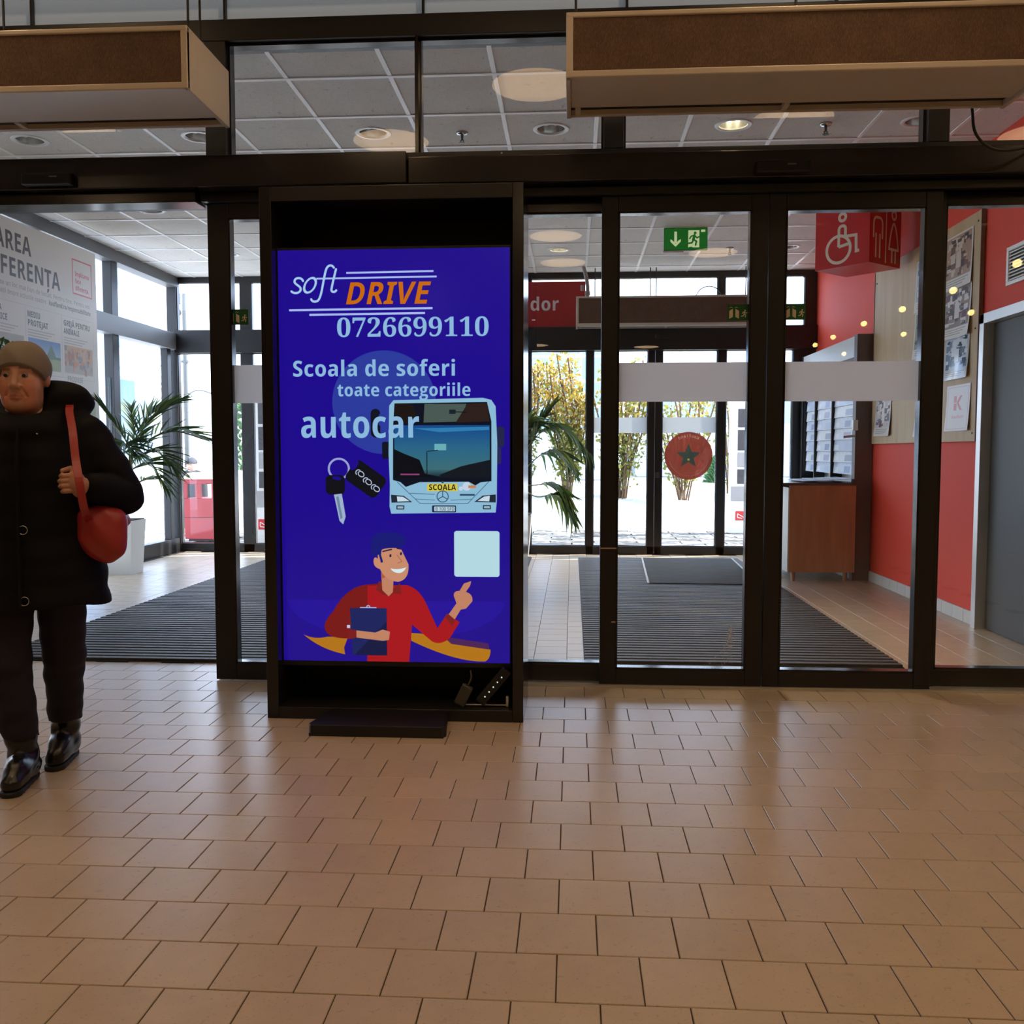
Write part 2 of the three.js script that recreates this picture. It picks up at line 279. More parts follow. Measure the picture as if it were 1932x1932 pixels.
for (const [a, b, l] of [[-4.89, -4.09, 'outer glass pane beside the glazed side wall'], [-3.95, -3.3, 'outer glass door pane on the entry side'], [-3.12, -2.4, 'outer glass door pane beside the entry'], [-2.28, -0.62, 'wide outer glass pane behind the totem'], [-0.5, 0.165, 'outer glass pane behind the fan palm'], [0.255, 0.905, 'outer glass door pane with a white band'], [1.08, 1.73, 'outer glass door pane with the round red sticker'], [1.836, 2.62, 'outer glass pane before the white board']]) {
  const o = glazing(l, sheet(a, b, 0.1, 2.46, GZ), beadsZ(a, b, 0.1, 2.46, GZ, 0.008));
  if (a > 0.2 && a < 1.5) part(o, 'film_band', sheet(a, b, 1.475, 1.662, GZ + 0.003), M.film2, 'white frosted band across the glass');
  if (a > 1 && a < 1.5) {
    const art = canvasTex(512, 512, (g) => {
      g.fillStyle = '#b4523f'; g.beginPath(); g.arc(256, 256, 254, 0, 7); g.fill(); g.strokeStyle = '#c2654f'; g.lineWidth = 3; g.beginPath(); g.arc(256, 256, 186, 0, 7); g.stroke();
      g.fillStyle = '#47564b'; g.beginPath(); for (let i = 0; i < 10; i++) { const r = i % 2 ? 58 : 136, q = -PI / 2 + (i * PI) / 5; g.lineTo(256 + r * Math.cos(q), 262 + r * Math.sin(q)); } g.fill();
      g.fillStyle = '#c8b04a'; g.beginPath(); g.arc(256, 296, 12, 0, 7); g.fill();
      g.save(); g.translate(512, 0); g.scale(-1, 1); g.fillStyle = '#dfa492'; g.font = 'bold 46px sans-serif'; g.textAlign = 'center';
      'Kaufland'.split('').forEach((ch, i) => { g.save(); g.translate(256, 256); g.rotate((i - 3.5) * 0.135); g.fillText(ch, 0, -200); g.restore(); }); g.restore();
      g.fillStyle = '#b9897a'; for (let i = 0; i < 44; i++) { const q = 0.25 + (i / 44) * (PI - 0.5); g.fillRect(256 + 212 * Math.cos(q), 256 + 212 * Math.sin(q), 7, 7); }
    });
    part(o, 'round_sticker', new THREE.CircleGeometry(0.288, 48).translate(1.403, 1.198, GZ + 0.004), phys({ map: art, roughness: 0.6, transmission: 0.25, thickness: 0 }), 'round red sticker with a green star');
  }
}
for (const [a, b, l] of [[-4.89, -4.09, 'high outer pane in the corner'], [-3.95, -2.4, 'high outer pane above the entry'], [-2.28, -0.62, 'high outer pane behind the totem'], [-0.5, 1.72, 'high outer pane above the vestibule heater'], [1.81, 2.74, 'high outer pane next to the red wall']])
  glazing(l, sheet(a, b, 2.74, 3.325, GZ), beadsZ(a, b, 2.74, 3.325, GZ, 0.008));
// ---------------------------------------------------------------- glazed side wall on the left
{
  const X = -4.95, t = struct('wall_left', 'glazed side wall of the vestibule with dark frames', span(X - 0.05, X + 0.05, 0, 0.17, -11.4, -5.05, 0.004), M.frame);
  for (const z of [-9.86, -8.4, -6.9, -5.5]) part(t, 'post', span(X - 0.05, X + 0.05, 0.17, 3.32, z - 0.07, z + 0.07, 0.004), M.frame);
  part(t, 'post', span(X - 0.05, X + 0.04, 0.17, 2.64, -11.26, -11.16, 0.004), M.frame);
  part(t, 'cross_beam', span(X - 0.06, X + 0.08, 2.5, 2.7, -11.4, -5.05, 0.004), std({ color: C(0.2, 0.21, 0.22), roughness: 0.4 }));
  part(t, 'top_beam', span(X - 0.06, X + 0.09, 3.27, 3.395, -11.4, -5.05, 0.004), std({ color: C(0.1, 0.1, 0.1), roughness: 0.45 }));
  const zs = [-11.4, -9.93, -8.47, -6.97, -5.05];
  ['nearest the outer corner', 'behind the palm', 'behind the poster', 'nearest the partition'].forEach((w, i) => {
    glazing('tall side glass pane ' + w, sheetX(zs[i], zs[i + 1], 0.17, 2.5, X)); glazing('small upper side pane ' + w, sheetX(zs[i], zs[i + 1], 2.7, 3.27, X));
  });
}
// ---------------------------------------------------------------- red wall on the right
{
  const w = struct('wall_right', 'red painted side wall of the vestibule', [span(2.88, 3.05, 0, 3.5, -11.5, -6.79), span(2.88, 3.05, 2.2, 3.5, -6.79, -5.3), span(2.88, 3.05, 0, 3.5, -5.3, -4.95)], M.red);
  const g = box(0.012, 0.098, 0.196, 0, 0, 0, 0.0015), bm = std({ color: C(0.66, 0.64, 0.59), roughness: 0.4 }), b = struct('baseboard_right', 'white skirting tiles along the red wall', span(2.876, 2.88, 0, 0.095, -9.2, -6.8), M.grout);
  for (let k = 0; k < 12; k++) part(b, 'tile', g, bm).position.set(2.872, 0.05, -6.9 - 0.2 * k);
  const d = struct('door_' + ++doors, 'grey steel door in a pale frame in the red wall', null);
  part(d, 'frame', [span(2.83, 3.05, 0, 2.2, -6.79, -6.72, 0.004), span(2.83, 3.05, 0, 2.2, -5.37, -5.3, 0.004), span(2.83, 3.05, 2.13, 2.2, -6.79, -5.3, 0.004)], M.alu);
  part(d, 'door_panel', span(2.9, 2.96, 0.005, 2.13, -6.72, -5.37, 0.004), phys({ color: C(0.06, 0.062, 0.055), roughness: 0.5 }));
}

// ---------------------------------------------------------------- screen totem
const advert = canvasTex(1032, 1868, (g) => {
  g.scale(2.4, 2.4012);                                    // drawn on a sheet of 430 x 778 units
  g.fillStyle = '#1d0a8e'; g.fillRect(0, 0, 430, 778);
  const L = '#a9bdf0', T = '#8dbbdf', line = (x0, x1, y, w) => { g.strokeStyle = L; g.lineWidth = w; g.lineCap = 'butt'; g.beginPath(); g.moveTo(x0, y); g.lineTo(x1, y - 1.5); g.stroke(); };
  g.fillStyle = '#2c3c9e'; g.beginPath(); g.arc(196, 284, 97, 0, 7); g.fill();
  line(128, 290, 43, 3.6); line(72, 296, 53, 3.4); line(20, 288, 111, 4); line(58, 274, 120, 4);
  // "soft" as one flowing italic word
  g.strokeStyle = '#a6cdec'; g.lineCap = 'round'; g.lineWidth = 4.2; const stroke = (...p) => { g.beginPath(); g.moveTo(p[0], p[1]); for (let i = 2; i < p.length; i += 6) g.bezierCurveTo(...p.slice(i, i + 6)); g.stroke(); };
  stroke(47, 57, 44, 49, 32, 50, 31, 57, 30, 64, 45, 66, 42, 74, 39, 81, 28, 80, 25, 76);
  g.save(); g.translate(60, 65); g.transform(1, 0, -0.35, 1, 0, 0); g.beginPath(); g.ellipse(0, 0, 10, 13.5, 0, 0, 7); g.stroke(); g.restore();
  stroke(105, 33, 101, 26, 93, 28, 90, 38, 84, 58, 82, 88, 74, 94, 68, 97, 63, 95, 62, 91);
  stroke(109, 36, 106, 48, 101, 66, 100, 74, 101, 80, 107, 78, 109, 75);
  fitText(g, 'DRIVE', 122, 280, 101, 'bold #px sans-serif', 57, '#c8690f', 0.22);
  fitText(g, '0726699110', 108, 393, 162, 'bold #px serif', 50, T);
  fitText(g, 'Scoala de soferi', 24, 332, 235, 'bold #px sans-serif', 41, T);
  fitText(g, 'toate categoriile', 108, 359, 272, 'bold #px sans-serif', 33, T);
  // coach seen from the front
  const poly = (c, ...p) => { g.fillStyle = c; g.beginPath(); for (let i = 0; i < p.length; i += 2) g.lineTo(p[i], p[i + 1]); g.closePath(); g.fill(); };
  const rr = (c, x, y, w, h, r) => { g.fillStyle = c; g.beginPath(); g.roundRect(x, y, w, h, r); g.fill(); };
  rr('#101424', 171, 296, 18, 54, 9); rr('#2c3c9e', 186, 306, 8, 22, 3); rr('#101424', 192, 358, 14, 32, 4); rr('#23264a', 402, 330, 18, 38, 5); rr('#2a2a55', 402, 368, 12, 32, 4);
  poly('#8cbcd8', 206, 290, 214, 280, 380, 276, 396, 280, 404, 292, 407, 360, 406, 470, 404, 491, 208, 494, 205, 480, 206, 440, 204, 380);
  poly('#0b1220', 216, 286, 388, 284, 396, 320, 396, 432, 376, 434, 366, 440, 354, 433, 262, 434, 236, 443, 226, 434, 212, 430, 213, 330);
  poly('#4b5a55', 272, 287, 350, 287, 346, 300, 352, 320, 270, 322); poly('#2d1f1c', 352, 287, 388, 286, 393, 320, 330, 322); poly('#1b1514', 217, 287, 250, 287, 262, 322, 214, 322);
  const sky = g.createLinearGradient(0, 326, 0, 424); sky.addColorStop(0, '#12498f'); sky.addColorStop(0.45, '#2a6788'); sky.addColorStop(0.85, '#3d6e78'); sky.addColorStop(1, '#1d2e38');
  g.fillStyle = sky; g.fillRect(215, 327, 178, 96); poly('#0b0e15', 215, 372, 232, 380, 262, 392, 272, 418, 300, 424, 215, 426); poly('#121820', 300, 420, 340, 404, 393, 392, 393, 426, 300, 426); poly('#2f7fb0', 250, 333, 392, 330, 392, 336, 300, 340);
  g.fillStyle = '#6ab0b8'; g.fillRect(290, 362, 22, 12); g.strokeStyle = '#0b1018'; g.lineWidth = 1.4; g.beginPath(); g.moveTo(276, 420); g.lineTo(276, 378); g.moveTo(276, 376); g.lineTo(296, 374); g.moveTo(328, 302); g.lineTo(350, 303); g.stroke(); g.fillStyle = '#16242c'; g.fillRect(318, 298, 12, 8); g.fillStyle = '#8e3f74'; g.fillRect(226, 418, 36, 3);
  rr('#d8c944', 276, 437, 57, 14, 1); fitText(g, 'SCOALA', 279, 330, 449.5, 'bold #px sans-serif', 14.5, '#14141c');
  g.fillStyle = '#c6d4ea'; g.beginPath(); g.arc(350, 442, 8, 0, 7); g.arc(339, 446, 4, 0, 7); g.fill(); g.fillStyle = '#c9824f'; g.fillRect(353, 440, 14, 5);
  g.strokeStyle = '#2d4a66'; g.lineWidth = 1.5; g.beginPath(); g.arc(305, 461, 10.5, 0, 7); g.stroke(); for (let k = 0; k < 3; k++) { const a = -PI / 2 + (k * 2 * PI) / 3; g.beginPath(); g.moveTo(305, 461); g.lineTo(305 + 10 * Math.cos(a), 461 + 10 * Math.sin(a)); g.stroke(); }
  g.fillStyle = '#2d4a66'; g.beginPath(); g.arc(305, 434, 2.2, 0, 7); g.fill(); g.fillRect(337, 456, 28, 3.4); g.lineWidth = 0.9; g.beginPath(); g.moveTo(220, 434); g.lineTo(262, 474); g.lineTo(352, 474); g.lineTo(392, 432); g.moveTo(244, 455); g.lineTo(290, 457); g.moveTo(254, 466); g.lineTo(290, 468); g.moveTo(320, 468); g.lineTo(360, 466); g.stroke();
  poly('#222b38', 208, 458, 232, 460, 248, 472, 209, 473); poly('#c8dcea', 219, 461, 231, 462, 243, 470, 220, 471); poly('#222b38', 404, 457, 380, 459, 364, 471, 404, 472); poly('#c8dcea', 393, 459, 382, 461, 370, 469, 392, 470);
  rr('#2b3a4c', 218, 478, 15, 8, 1); rr('#9ab5c6', 220, 480, 11, 4, 1); rr('#2b3a4c', 380, 477, 15, 8, 1); rr('#9ab5c6', 382, 479, 11, 4, 1);
  rr('#1d2c4a', 285, 478, 45, 13, 2); rr('#b9d4e2', 289, 480, 39, 9, 1); fitText(g, 'B 100 SFD', 291, 327, 488, '#px sans-serif', 9, '#16202c');
  fitText(g, 'autocar', 37, 263, 350, 'bold #px sans-serif', 72, T);
  // keys on a ring
  g.strokeStyle = '#9aa3d6'; g.lineWidth = 4; g.beginPath(); g.arc(110, 409, 19, 0, 7); g.stroke();
  g.save(); g.translate(162, 428); g.rotate(0.62); rr('#0f1118', -36, -22, 70, 46, 10); g.fillStyle = '#1d0a8e'; g.beginPath(); g.ellipse(-33, -8, 5, 11, 0, 0, 7); g.fill(); g.restore();
  g.strokeStyle = '#b8c2d8'; g.lineWidth = 1.8; for (const [x, y] of [[152, 419], [166, 434], [181, 447]]) { g.beginPath(); g.ellipse(x, y, 6, 4.5, 0.7, 0, 7); g.stroke(); g.beginPath(); g.arc(x - 5, y - 3, 5, 2.4, 5.4); g.stroke(); }
  rr('#0f1118', 85, 421, 36, 37, 9); g.fillStyle = '#1d0a8e'; g.beginPath(); g.ellipse(106, 427, 9, 3.4, 0.15, 0, 7); g.fill();
  poly('#9fb4cf', 100, 458, 115, 456, 122, 500, 117, 515, 110, 508); poly('#6f86a4', 104, 462, 109, 462, 116, 502, 112, 505);
  // blank white panel where a code stands
  rr('#b5dbe6', 326, 526, 85, 87, 5);
  // man in a red shirt pointing up
  g.fillStyle = '#210f9c'; g.beginPath(); g.ellipse(215, 660, 205, 76, 0, 0, PI); g.fill();
  const path = (c, d) => { g.fillStyle = c; g.fill(new Path2D(d)); };
  path('#b3751a', 'M38 727 Q60 738 84 731 L124 731 L116 752 L118 765 Q70 756 38 727 Z'); path('#b3751a', 'M244 722 Q280 722 305 733 L394 752 Q394 770 384 775 Q330 778 244 737 Z'); path('#4a2358', 'M305 728 L390 740 L392 752 L320 742 Z');
  path('#7a1718', 'M82 722 Q72 706 96 682 Q120 636 158 630 L196 626 L196 730 L120 734 Q90 734 82 722 Z');
  path('#a8141e', 'M160 778 L162 632 L236 630 Q262 636 276 672 L294 712 L312 684 L336 700 L318 730 Q300 746 284 738 L246 706 L240 778 Z');
  path('#7d2020', 'M178 640 L184 622 L208 640 L224 626 L226 648 L212 646 L203 652 L190 648 Z'); path('#c08264', 'M188 606 L212 614 L210 644 L202 652 L190 640 Z'); path('#b0583e', 'M188 600 L202 612 L190 618 Z');
  path('#c98d6c', 'M182 570 Q188 556 226 560 L240 590 Q242 620 220 624 Q196 622 186 600 Q172 596 174 582 Q176 574 182 580 Z');
  path('#121a78', 'M172 576 Q164 546 176 534 Q210 524 232 536 Q240 548 226 558 L190 560 L188 572 L192 586 L188 588 L184 572 Z');
  g.fillStyle = '#241a44'; for (const [x, y] of [[206, 574], [226, 570]]) { g.beginPath(); g.ellipse(x, y, 2, 3, 0.2, 0, 7); g.fill(); } g.strokeStyle = '#241a44'; g.lineWidth = 2.4; g.beginPath(); g.moveTo(192, 566); g.lineTo(208, 562); g.moveTo(219, 560); g.lineTo(226, 561); g.stroke();
  g.strokeStyle = '#a05c44'; g.lineWidth = 1; g.beginPath(); g.moveTo(218, 572); g.lineTo(228, 585); g.lineTo(220, 588); g.stroke(); path('#d8ecf2', 'M206 598 Q220 602 236 596 Q230 608 220 607 Q210 606 206 598 Z');
  path('#c08264', 'M312 690 L330 664 L325 650 Q324 640 336 640 L344 626 L358 621 L356 630 L348 642 Q362 646 360 660 L348 674 L338 676 L324 700 Z'); path('#7d2020', 'M308 690 L314 684 L328 696 L322 708 Z');
  path('#16235f', 'M128 675 L198 675 L198 766 L132 766 Z'); path('#0e1844', 'M198 700 L198 766 L136 766 Z'); g.strokeStyle = '#a7b6e8'; g.lineWidth = 2; g.beginPath(); g.moveTo(148, 674); g.lineTo(178, 674); g.stroke(); g.beginPath(); g.arc(163, 673, 3, PI, 0); g.stroke();
  path('#c08264', 'M138 718 L176 722 L190 716 L204 720 L202 736 L190 738 L138 732 Z'); path('#7d1a1e', 'M124 716 L140 718 L140 732 L124 736 Z'); path('#c2cdea', 'M122 708 L128 708 L128 714 L122 714 Z');
});
{
  const k = thing('screen_totem', 'tall black display totem showing a blue driving school advertisement', 'display', [-0.82, 0, -4.23]);
  const bx = (x0, x1, y0, y1, z0, z1, r) => span(x0, x1, y0, y1, z0, z1, r);
  part(k, 'side_panel', bx(-0.6, -0.545, 0, 2.44, -0.45, 0, 0.003), M.gloss); part(k, 'side_panel', bx(0.55, 0.6, 0, 2.44, -0.45, 0, 0.003), M.gloss);
  part(k, 'top_panel', bx(-0.545, 0.55, 2.375, 2.44, -0.45, 0, 0.003), M.frame); part(k, 'back_panel', bx(-0.55, 0.55, 0.02, 2.4, -0.45, -0.43), M.black);
  part(k, 'bottom_panel', bx(-0.545, 0.55, 0, 0.055, -0.45, 0, 0.003), M.frame);
  const d = part(k, 'display', bx(-0.548, 0.54, 0.235, 2.185, -0.13, -0.075, 0.004), M.black);
  part(d, 'screen', sheet(-0.54, 0.533, 0.26, 2.172, -0.0735), phys({ color: C(0.004, 0.004, 0.005), roughness: 0.17, emissive: C(1, 1, 1), emissiveMap: advert, emissiveIntensity: 0.74 }), 'lit blue screen with advertisement');
  const f = thing('floor_stand', 'flat black floor stand plate in front of the display totem', 'stand', [-0.84, 0, -4.1]);
  const pl = new THREE.Shape([[-0.3, -0.125], [0.275, -0.125], [0.29, -0.1], [0.265, 0.145], [-0.265, 0.145], [-0.312, -0.1]].map((p) => new THREE.Vector2(...p)));
  part(f, 'plate', new THREE.ExtrudeGeometry(pl, { depth: 0.042, bevelEnabled: true, bevelSize: 0.004, bevelThickness: 0.004, bevelSegments: 2 }).rotateX(-PI / 2).translate(0, 0.004, 0), M.black);
  part(f, 'rubber_lip', span(-0.31, 0.285, 0, 0.012, 0.118, 0.128), M.rubber);
  const h = thing('power_strip', 'black power strip with small lights inside the totem', 'power strip', [-0.36, 0.06, -4.27]);
  const ps = part(h, 'body', box(0.05, 0.2, 0.04, 0, 0, 0, 0.006).rotateZ(-0.7).translate(0, 0.1, 0), M.black);
  const led = std({ color: C(0.7, 0.75, 0.7), emissive: C(0.5, 0.7, 0.6), emissiveIntensity: 0.8 }); for (let i = 0; i < 5; i++) part(ps, 'indicator_light', new THREE.SphereGeometry(0.0035, 8, 6), led).position.set(Math.sin(0.7) * (i * 0.03 - 0.06), 0.1 + Math.cos(0.7) * (i * 0.03 - 0.06), 0.021);
  single('power_adapter', [box(0.055, 0.1, 0.035, 0, 0, 0, 0.008).rotateZ(-0.45), tube([V(0.02, 0.045, 0), V(0.035, 0.08, -0.005), V(0.03, 0.112, -0.02)], 0.005, 10, 6)].map((g) => g.translate(-0.5, 0.115, -4.27)), std({ color: C(0.06, 0.055, 0.045), roughness: 0.5 }), 'grey power adapter with cable inside the totem', 'adapter');
  single('cable_rod', [rod(V(-0.52, 0.062, -4.3), V(-0.3, 0.062, -4.3), 0.004), box(0.014, 0.05, 0.03, -0.298, 0.082, -4.3, 0.003)], M.alu, 'thin pale rod lying on the totem floor', 'rod');
}
// ---------------------------------------------------------------- air curtain heaters
const weave = tex(256, (u, v) => { const k = 0.75 + 0.25 * n256(u * 256, v * 64) + 0.2 * (fbm(u, v) - 0.5); return [k, k * 0.97, k * 0.94]; });
M.grille = std({ color: C(0.17, 0.105, 0.07), map: weave, roughness: 0.85 });
M.cream = std({ color: C(0.6, 0.53, 0.44), roughness: 0.38 });
function heater(label, x0, x1, y0, y1, zf, zb, ceil, rods, group) {
  const o = thing('air_curtain', label, 'heater', [(x0 + x1) / 2, y0, (zf + zb) / 2], 0, group), w = x1 - x0, h = y1 - y0, d = zf - zb, a = w / 2, e = d / 2;
  const f = 0.03;
  part(o, 'end_plate', span(-a, -a + 0.02, 0, h, -e, e - 0.002, 0.003), M.cream); part(o, 'end_plate', span(a - 0.02, a, 0, h, -e, e - 0.002, 0.003), M.cream);
  part(o, 'top_plate', span(-a + 0.02, a - 0.02, h - 0.012, h, -e, e - 0.01), M.cream);
  part(o, 'bottom_plate', span(-a + 0.022, a - 0.022, 0.012, 0.022, -e + 0.11, e - 0.01), M.cream);
  part(o, 'back_plate', span(-a + 0.02, a - 0.02, 0.006, h - 0.012, -e, -e + 0.03, 0.002), M.cream);
  const sl = part(o, 'outlet_slot', span(-a + 0.02, a - 0.02, 0.03, 0.034, -e + 0.03, -e + 0.11), M.black);
  for (const t of [-0.49, 0]) part(sl, 'slot_bridge', span(t * w + (t ? 0.02 : -0.012), t * w + (t ? 0.045 : 0.012), 0.008, 0.03, -e + 0.03, -e + 0.11), M.cream);
  const fr = part(o, 'front_frame', [span(-a, a, 0, f, e - 0.03, e, 0.006), span(-a, a, h - f * 0.75, h, e - 0.03, e, 0.006), span(-a, -a + f, f * 0.8, h - f * 0.6, e - 0.03, e, 0.006), span(a - f, a, f * 0.8, h - f * 0.6, e - 0.03, e, 0.006)], M.cream);
  part(fr, 'intake_grille', metres(span(-a + f, a - f, f, h - f * 0.75, e - 0.03, e - 0.009), 2), M.grille, 'brown perforated intake grille');
  for (const [rx, rz] of rods) part(o, 'hanging_rod', rod(V(rx, h, rz), V(rx, ceil - y0, rz), 0.006, 8), M.black);
  return o;
}
heater('hanging air curtain heater over the open doorway', -3.72, -1.682, 2.83, 3.1, -4.095, -4.6, 4.02, [[-0.02, -0.1], [0.94, -0.1], [0.985, 0.15], [-0.94, -0.1]], 'air curtains of the hall');
heater('hanging air curtain heater over the closed sliding doors', -0.033, 1.99, 2.83, 3.1, -4.085, -4.58, 4.02, [[-0.97, -0.1], [0.02, -0.1], [0.95, -0.1]], 'air curtains of the hall');
single('heater_cable', tube([V(1.86, 2.86, -4.62), V(1.89, 2.74, -4.64), V(1.98, 2.675, -4.66), V(2.12, 2.68, -4.67), V(2.3, 2.77, -4.7), V(2.42, 2.9, -4.8)], 0.007, 30, 8), M.black, 'black cable looping down behind the heater near the red wall', 'cable');
heater('cream air curtain heater hanging above the outer doors', 0.038, 2.16, 2.705, 3.045, -11.0, -11.32, 3.39, [[-0.84, 0.02], [-0.2, 0.02], [-0.13, 0.02], [0.9, 0.02]]);
single('heater_pipe', [tube([V(0.17, 3.06, -11.15), V(0.17, 3.2, -11.12), V(0.12, 3.4, -11.05)], 0.022, 14, 8), cyl(0.032, 0.032, 0.05, 0.17, 3.1, -11.14, 12), cyl(0.022, 0.022, 0.06, 0.11, 3.16, -11.12, 12)], std({ color: C(0.32, 0.27, 0.24), roughness: 0.5 }), 'brown heating pipe with valve rising from the outer heater', 'pipe');
single('heater_wire', tube([V(1.42, 3.05, -11.1), V(1.48, 3.13, -11.1), V(1.58, 3.16, -11.1), V(1.68, 3.12, -11.1), V(1.72, 3.05, -11.1)], 0.006, 24, 6), M.black, 'thin wire loop on top of the outer heater', 'wire');
// ---------------------------------------------------------------- door sensors
for (const [x, z, l] of [[-2.71, -4.77, 'black motion sensor over the open doorway'], [1.032, -4.8, 'black motion sensor over the closed doors']]) {
  const s = thing('motion_sensor', l, 'sensor', [x, 2.65, z]); part(s, 'housing', box(0.27, 0.062, 0.05, 0, 0, 0, 0.012), M.black); part(s, 'badge', box(0.04, 0.006, 0.002, 0.04, 0.008, 0.026), std({ color: C(0.16, 0.16, 0.16), roughness: 0.4 }));
}
// ---------------------------------------------------------------- lamps of the hall and unseen added ones (behind and above the camera)
const glowM = std({ color: C(0.8, 0.76, 0.7), emissive: WARM, emissiveIntensity: 4.3 });
const HALL = [[-1.6, -1.67], [-0.28, -2.85], [1.79, -2.0], [-0.22, 1.98], [-0.14, 3.65], [1.91, 3.25], [1.91, 14.8], [-0.95, 14.1], [1.2, -3.75], [3.7, -3.4], [4.0, -1.5], [-2.9, -3.7], [-4.1, -1.9], [-5.2, 0.8], [5.4, 0.6], [-2.6, 8.5]];  // the latter half are unseen lamps added to give the hall more light
const places = ['above the camera beside the totem', 'between the two heaters', 'before the closed doors', 'third of the middle row', 'fourth of the middle row', 'fourth of the outer row', 'far back near the rear wall', 'far back in the middle', 'added unseen over the closed doors', 'added unseen beside the side wall near the doors', 'added unseen second along the side wall', 'added unseen over the open doorway', 'added unseen beyond the open doorway', 'added unseen far to the open side', 'added unseen third along the side wall', 'added unseen deep in the hall'];
HALL.forEach(([x, z], i) => {
  const o = thing('round_ceiling_lamp', 'round flat warm white ceiling lamp ' + places[i], 'lamp', [x, 4.02, z], 0, 'round lamps of the hall');
  part(o, 'rim', lathe([[0.3, 0], [0.36, 0], [0.36, -0.05], [0.33, -0.055], [0.33, -0.045], [0.3, -0.04]], 36), M.white);
  part(o, 'diffuser', cyl(0.335, 0.335, 0.012, 0, -0.045, 0, 40), glowM);
  const l = new THREE.RectAreaLight(WARM, 1.2, 0.46, 0.46); l.position.set(0, -0.056, 0); l.rotation.x = -PI / 2; o.add(l);
});
const spotGlow = std({ color: C(0.9, 0.85, 0.6), emissive: C(1, 0.72, 0.25), emissiveIntensity: 20 });
[[5.45, 3.98], [6.61, 6.18], [5.34, 5.88], [5.25, 7.6], [5.25, 9.6], [5.25, 11.0], [6.4, 12.9], [6.5, 9.2], [5.45, 2.04]].forEach(([x, z], i) => {
  const o = thing('track_spotlight', ['first', 'seventh', 'second', 'third', 'fourth', 'fifth', 'last', 'eighth', 'nearest'][i] + ' small yellow spotlight hanging along the hall side', 'spotlight', [x, 3.6, z], 0, 'spotlights along the hall side');
  part(o, 'can', [lathe([[0.001, 0.09], [0.06, 0.09], [0.065, -0.07], [0.058, -0.07], [0.055, 0.07]], 20).rotateX(0.9)], M.white); part(o, 'stem', rod(V(0, 0.05, 0), V(0, 0.42, 0), 0.012), M.white);
  part(o, 'bulb', new THREE.SphereGeometry(0.05, 16, 10).translate(0, -0.035, -0.045), spotGlow);
});
for (let i = 0; i < 6; i++) for (let k = 0; k < 5; k++) {  // unseen downlights added to brighten the hall, cones kept out of the glass
  const o = thing('added_downlight', 'small added unseen hall downlight, ' + ['first', 'second', 'third', 'fourth', 'fifth', 'last'][i] + ' across in ' + ['the row nearest the doors', 'the second row', 'the third row', 'the fourth row', 'the rear row'][k], 'downlight', [-5 + i * 2, 4.02, -4.1 + k * 2], 0, 'added unseen downlights of the hall');
  part(o, 'trim_ring', lathe([[0.06, 0], [0.06, -0.006], [0.085, -0.006], [0.088, 0]], 24), M.gridwhite); part(o, 'lens', cyl(0.06, 0.06, 0.004, 0, -0.002, 0, 20), std({ color: C(0.7, 0.65, 0.55), emissive: WARM, emissiveIntensity: 0.6 }));
  const s = new THREE.SpotLight(WARM, 1.55, 0, 0.95, 0.5, 2); s.position.set(0, -0.02, 0); s.target.position.set(0, -1, 0); s.castShadow = true; s.shadow.radius = 3; o.add(s, s.target);
}
// ---------------------------------------------------------------- recessed lamps and sprinklers of the vestibule
const where = ['nearest the partition by the side glazing', 'above the open doorway', 'above the entry beside the totem', 'in line with the totem edge', 'glowing above the closed doors', 'near the red wall by the partition', 'second from the partition along the side glazing', 'third along the side glazing, near the outer doors', 'glowing near the red banner', 'near the red wall by the outer doors'];
const reflector = std({ color: C(0.55, 0.55, 0.52), roughness: 0.25, metalness: 0.9, side: THREE.DoubleSide });
DOWN.forEach(([x, z], i) => {
  const lit = LIT.some(([a, b]) => a === x && b === z);
  const o = thing('recessed_downlight', 'round recessed ceiling downlight ' + where[i], 'downlight', [x, 3.394, z], 0, 'recessed downlights of the vestibule');
  part(o, 'trim_ring', lathe([[0.092, 0.004], [0.095, -0.006], [0.118, -0.006], [0.122, 0.0], [0.118, 0.002]], 36), M.gridwhite);
  part(o, 'reflector', lathe([[0.094, 0.0], [0.088, 0.05], [0.06, 0.1], [0.001, 0.115]], 32), reflector);
  part(o, 'bulb', [new THREE.SphereGeometry(0.028, 14, 10).scale(1, 1.4, 1).translate(-0.03, 0.06, 0), new THREE.SphereGeometry(0.028, 14, 10).scale(1, 1.4, 1).translate(0.03, 0.06, 0)], lit ? std({ color: C(0.9, 0.85, 0.7), emissive: C(1, 0.86, 0.55), emissiveIntensity: 9 }) : std({ color: C(0.75, 0.74, 0.7), roughness: 0.3 }));
  if (lit) { const s = new THREE.SpotLight(C(1, 0.84, 0.62), 14, 0, 0.62, 0.6, 2); s.position.set(0, 0.0, 0); s.target.position.set(0, -1, 0); s.castShadow = true; o.add(s, s.target); }
});
[[-0.75, -6.42, 'chrome sprinkler head between the partition downlights'], [1.65, -6.4, 'chrome sprinkler head beside the glowing downlight'], [1.65, -10.15, 'chrome sprinkler head near the hanging exit sign']].forEach(([x, z, l]) => {
  const o = thing('sprinkler_head', l, 'sprinkler', [x, 3.394, z], 0, 'ceiling sprinklers'); part(o, 'rosette', lathe([[0.001, 0.004], [0.042, 0.002], [0.034, -0.014], [0.012, -0.018]], 20), M.chrome);
  part(o, 'nozzle', [cyl(0.01, 0.008, 0.05, 0, -0.03, 0, 10), cyl(0.02, 0.02, 0.004, 0, -0.07, 0, 14), rod(V(-0.012, -0.05, 0), V(-0.006, -0.068, 0), 0.003), rod(V(0.012, -0.05, 0), V(0.006, -0.068, 0), 0.003)], M.steel);
});
